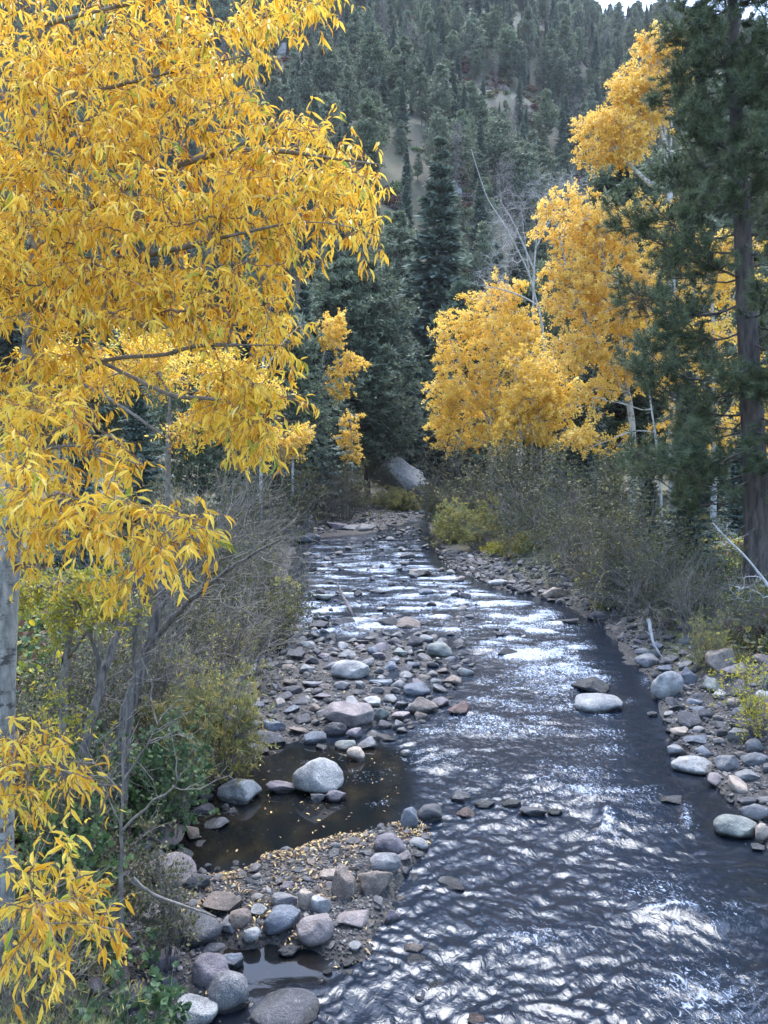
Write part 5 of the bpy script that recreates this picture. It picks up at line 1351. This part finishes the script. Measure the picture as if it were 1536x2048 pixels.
# ------------------------------------------------------------------ grass and ground cover
def tuft(seed):
    r = np.random.default_rng(seed); n = 46; az = r.random(n) * 6.28; p = np.stack([np.cos(az) * .08 * r.random(n), np.sin(az) * .08 * r.random(n), np.zeros(n)], 1)
    d = norm(np.stack([np.cos(az) * .5, np.sin(az) * .5, r.uniform(.5, 1.3, n)], 1)); g = Geo(); g.add(leaves(p, d, rnd3(n), r.uniform(.5, 1, n), .03, NEED)); return g.mesh('grass', [M_grass])
variants('grass', [tuft(i) for i in range(4)])
def herb(seed, m):
    r = np.random.default_rng(seed); n = 60; p = r.normal(0, .28, (n, 3)) * np.array((1, 1, .5)); p[:, 2] = np.abs(p[:, 2]) + .05
    g = Geo(); g.add(leaves(p, rnd3(n) + np.array((0, 0, .2)), norm(rnd3(n) + np.array((0, 0, 1.5))), .14 * r.uniform(.6, 1.3, n), .09, BROAD)); return g.mesh('herb', [m])
variants('herb', [herb(1, M_green), herb(2, M_green), herb(3, M_olive), herb(4, M_lime), herb(5, M_rust)])
def bankpts(n, y0, y1, o0, o1, side):
    y = y0 * (y1 / y0) ** rng.random(n); o = o0 + (o1 - o0) * rng.random(n)
    x = XL(y) - o if side < 0 else XR(y) + o
    return np.stack([x, y, H(x, y)], 1)
p = np.concatenate([bankpts(1800, 5, 60, .5, 10, -1), bankpts(1500, 17, 60, 1.5, 14, 1)]); n = len(p); s = rng.uniform(.25, .6, n)
scatter('grass', 'grass', p, np.c_[np.zeros((n, 2)), rng.random(n) * 6.28], np.c_[s, s, s], 'dry grass growing on both banks between the shrubs', 'grass')
p = np.concatenate([bankpts(2400, 4.5, 40, 1.6, 9, -1), bankpts(900, 17, 50, 2.0, 12, 1)]); n = len(p); s = rng.uniform(.5, 1.2, n)
scatter('ground_cover', 'herb', p, np.c_[np.zeros((n, 2)), rng.random(n) * 6.28], np.c_[s, s, s], 'low leafy plants covering the banks', 'ground cover')

# ------------------------------------------------------------------ haze
zmax = float(max(Zg.max(), 0) + 25); xm = float(np.abs(Xg).max() + 5)
bm = bmesh.new(); bmesh.ops.create_cube(bm, size=1)
hz_ = bpy.data.meshes.new('haze'); bm.to_mesh(hz_); bm.free()
lo = np.array((-xm, float(Yg.min()) - 5, float(Zg.min()) - 2)); hi = np.array((xm, 705.0, zmax))
ho = link('haze', hz_, None, tuple((lo + hi) / 2), None, tuple(hi - lo)); ho['kind'] = 'stuff'
m = bpy.data.materials.new('haze'); m.use_nodes = True; t = m.node_tree; t.nodes.clear()
vv = t.nodes.new('ShaderNodeVolumePrincipled'); vv.inputs['Color'].default_value = (.86, .92, 1, 1); vv.inputs['Density'].default_value = .0001; vv.inputs['Anisotropy'].default_value = .2
oo = t.nodes.new('ShaderNodeOutputMaterial'); t.links.new(vv.outputs[0], oo.inputs['Volume']); hz_.materials.append(m)

# ------------------------------------------------------------------ the foreground cottonwood
def foreground():
    Y = 6.6
    trunk = [P(8, 1960, Y) - np.array((0, 0, .3)), P(6, 1700, Y), P(8, 1400, Y), P(14, 1200, Y), P(24, 1050, Y), P(40, 900, Y), P(60, 760, Y), P(68, 600, Y), P(72, 400, Y), P(78, 200, Y), P(85, 0, Y), P(95, -300, Y + .2)]
    LM_ = [
     [P(50, 830, Y), P(120, 770, 6.3), P(200, 720, 6.1), P(270, 712, 5.9), P(345, 712, 5.7), P(370, 690, 5.6), P(450, 690, 5.4), P(560, 690, 5.3)],
     [P(200, 722, 6.1), P(245, 745, 6), P(300, 772, 5.9), P(345, 797, 5.8), P(410, 795, 5.7), P(470, 800, 5.6), P(520, 850, 5.6)],
     [P(64, 660, Y), P(140, 580, 6.4), P(220, 530, 6.2), P(300, 508, 6.0), P(370, 495, 5.8), P(430, 478, 5.6), P(490, 465, 5.5), P(600, 440, 5.3), P(700, 450, 5.2), P(790, 485, 5.1)],
     [P(72, 560, Y), P(105, 540, 6.5), P(118, 460, 6.4), P(126, 380, 6.3), P(150, 300, 6.2), P(200, 220, 6.1), P(220, 150, 6)],
     [P(70, 500, Y), P(200, 400, 6.3), P(330, 340, 6.1), P(450, 300, 5.9), P(560, 300, 5.7), P(680, 320, 5.5), P(770, 330, 5.4)],
     [P(76, 300, Y), P(150, 200, 6.4), P(190, 130, 6.3), P(210, 60, 6.2), P(260, -20, 6.1)],
     [P(76, 250, Y), P(160, 190, 6.2), P(280, 160, 6), P(400, 130, 5.8), P(500, 110, 5.7)],
     [P(84, 50, Y), P(200, 20, 6.1), P(350, -10, 5.9), P(500, -20, 5.7), P(640, 10, 5.6)],
     [P(78, 200, Y), P(60, 100, 6.5), P(35, 0, 6.5), P(20, -100, 6.5)],
     [P(24, 1060, Y), P(60, 1045, 6.2), P(120, 1015, 5.6), P(200, 1000, 5.0), P(300, 1020, 4.6), P(380, 1045, 4.4), P(450, 1070, 4.3)],
     [P(35, 930, Y), P(80, 900, 6.0), P(140, 890, 5.4), P(200, 900, 5), P(280, 930, 4.8)],
     [P(66, 620, Y), P(-40, 560, 6.2), P(-150, 500, 6)],
     [P(30, 1000, Y), P(-30, 960, 6), P(-120, 930, 5.6)],
    ]
    REG = [  # polygon, depth range, number of leaf clusters
     ([(-60, -60), (640, -60), (690, 8), (600, 40), (540, 90), (430, 110), (300, 150), (-60, 170)], 5.4, 6.8, 225),
     ([(-60, 150), (420, 110), (540, 110), (480, 170), (540, 200), (520, 260), (610, 230), (700, 290), (800, 325), (740, 365), (700, 330), (620, 340), (400, 330), (-60, 340)], 5.3, 6.8, 290),
     ([(-60, 330), (480, 320), (740, 330), (750, 400), (660, 380), (740, 430), (810, 490), (720, 480), (610, 450), (600, 540), (560, 520), (500, 470), (-60, 500)], 5.0, 6.8, 330),
     ([(-60, 500), (300, 510), (520, 500), (590, 560), (520, 620), (610, 700), (540, 730), (480, 680), (420, 690), (330, 660), (260, 660), (-60, 690)], 5.2, 6.8, 300),
     ([(-60, 690), (250, 690), (260, 760), (60, 780), (180, 790), (200, 830), (-60, 830)], 5.6, 6.6, 55),
     ([(400, 720), (520, 760), (570, 790), (540, 830), (530, 920), (480, 880), (440, 830), (370, 800)], 5.2, 6.0, 60),
     ([(0, 800), (160, 800), (220, 860), (290, 890), (310, 960), (200, 960), (100, 930), (0, 940)], 4.4, 6.0, 60),
     ([(-40, 920), (100, 940), (200, 960), (260, 990), (340, 1010), (450, 1050), (470, 1080), (400, 1110), (330, 1080), (330, 1130), (270, 1120), (200, 1090), (120, 1110), (60, 1060), (-40, 1040)], 4.1, 5.4, 90),
     ([(-40, 1040), (80, 1060), (110, 1130), (20, 1150), (-40, 1130)], 5, 6, 9),
     ([(190, 1090), (300, 1120), (240, 1200), (180, 1190)], 4.4, 4.9, 7),
    ]
    def sample(pg, y0, y1, n):
        pg = np.array(pg, float); lo, hi = pg.min(0), pg.max(0); out = []
        while len(out) < n:
            q = lo + (hi - lo) * rng.random((n * 3, 2)); q = q[sdpoly(q[:, 0], q[:, 1], pg) > 0]; out += q.tolist()
        return np.array([P(a, b, y0 + (y1 - y0) * rng.random()) for a, b in out[:n]])
    T = np.concatenate([sample(*r_) for r_ in REG])
    T = T[rng.random(len(T)) < .78]
    build('cottonwood_tree', 'foreground cottonwood with long drooping golden leaves on the left', trunk, LM_, T, .088, 25, .089)
    # small low sprays of the same kind on stems rising from the bank
    for lab, tr, lm2, reg in [
      ('low sprig of golden leaves sticking in from the left edge', [P(-70, 1900, 4.8), P(-60, 1650, 4.7), P(-40, 1560, 4.6)], [[P(-50, 1600, 4.6), P(20, 1530, 4.5), P(90, 1530, 4.4), P(190, 1560, 4.3)], [P(-40, 1570, 4.6), P(40, 1500, 4.5), P(140, 1490, 4.4)]],
        [([(-30, 1480), (60, 1475), (150, 1480), (210, 1550), (190, 1600), (120, 1560), (80, 1600), (60, 1660), (-30, 1640)], 4.2, 4.7, 34)]),
      ('yellow and green sprig near the lower left corner above the feathery bush', [P(-20, 2100, 3.9), P(-10, 1900, 3.9), P(20, 1860, 3.8)], [[P(-5, 1880, 3.9), P(70, 1800, 3.7), P(130, 1760, 3.6), P(200, 1740, 3.6)], [P(20, 1860, 3.8), P(120, 1840, 3.6), P(240, 1860, 3.5)]],
        [([(50, 1740), (120, 1720), (200, 1730), (190, 1790), (260, 1860), (270, 1910), (180, 1880), (130, 1900), (60, 1880), (20, 1930), (30, 1800)], 3.4, 3.9, 36)])]:
        build('cottonwood_sapling', lab, tr, lm2, np.concatenate([sample(*r_) for r_ in reg]), .018, 17, .084)
LEAFV = []
for i in range(8):
    V, Tt, r_ = leaves(np.zeros((1, 3)), np.array([[1., 0, 0]]), np.array([[0, 0, 1.]]), 1.0, .20, LEAF, rnd=np.array([(i + .5) / 8])); LEAFV.append(mk_mesh('leaf', V, Tt, [M_gold], r_))
def build(name, label, trunk, limbs, T, r0, nl, LL):
    arr, cnt, lidx, st = grow([trunk] + limbs, T, m=6, step=.12, droop=.2, jit=.1)
    rad = radii(cnt, .0022, r0); base = np.array(trunk[0]); e = link(name, None, None, base)
    for k, q in enumerate(lidx):
        g = Geo(); g.add(tubes(arr[q][None] - base, np.minimum(rad[q], r0 if k == 0 else r0 * .24)[None], 12 if k == 0 else 7)); link('trunk' if k == 0 else 'branch', g.mesh('branch', [M_barkcw if k == 0 else M_barkdark], True), e)
    S = arr[np.array(st)]; Rs = np.minimum(rad[np.array(st)], .012).copy(); Rs[:, 0] = Rs[:, 1]
    g = Geo(); g.add(tubes(S - base, Rs, 4))
    Tw, _, si = sprout(S, len(S) * 3, .55, 1, .22, .75, (0, 0, -.12), 5, keep=.8)
    Tw = np.concatenate([Tw, S[:, -5:]])
    g.add(tubes(Tw[:, ::2] - base, np.linspace(.0024, .0012, 3), 3)); o = link('twigs', g.mesh('twigs', [M_twig]), e); o['kind'] = 'stuff'
    n = len(T) * nl * 1; i = rng.integers(0, len(Tw), n); t = rng.random(n) ** .7; f = t * 4; a = np.minimum(f.astype(int), 3); fr = (f - a)[:, None]
    pos = Tw[i, a] * (1 - fr) + Tw[i, a + 1] * fr
    td = norm(Tw[i, a + 1] - Tw[i, a])
    rh = rng.normal(0, 1, (n, 3)) * np.array((1, 1, .35))
    dirv = norm(td * .45 + norm(rh) * .62 + np.array((0, 0, -1)) * rng.uniform(.15, 1.15, (n, 1)))
    ll = LL * (.45 + .85 * rng.random(n) ** .8); rv = np.clip(rng.random(len(Tw))[i] * .45 + rng.random(n) * .6 - .02, 0, 1)
    up = norm(rnd3(n) * .8 + np.array((0, -.6, .8)))
    # the three hundred leaves that show largest become single parts
    px_, py_ = proj(pos); vis = (px_ > 5) & (px_ < 1530) & (py_ > 5) & (py_ < 2040)
    score = ll / pos[:, 1] * vis * rng.uniform(.85, 1, n); big = np.argsort(-score)[:(300 if name == 'cottonwood_tree' else 120)]
    m_ = np.ones(n, bool); m_[big] = False
    wd = rng.uniform(.15, .27, n) * ll
    g = Geo(); g.add(leaves(pos[m_] - base, dirv[m_], up[m_], ll[m_], wd[m_], LEAF, rnd=rv[m_])); o = link('foliage', g.mesh('foliage', [M_gold]), e); o['kind'] = 'stuff'
    for j in big:
        d = norm(dirv[j]); s_ = norm(np.cross(d, up[j])); nn = np.cross(s_, d)
        o = link('leaf', LEAFV[min(7, int(rv[j] * 8))], e)
        M = Matrix(((d[0], s_[0], nn[0], 0), (d[1], s_[1], nn[1], 0), (d[2], s_[2], nn[2], 0), (0, 0, 0, 1)))
        o.matrix_local = Matrix.Translation(Vector(pos[j] - base)) @ M @ Matrix.Scale(ll[j], 4)
    tag(e, label, 'tree' if name == 'cottonwood_tree' else 'sapling', None)
foreground()
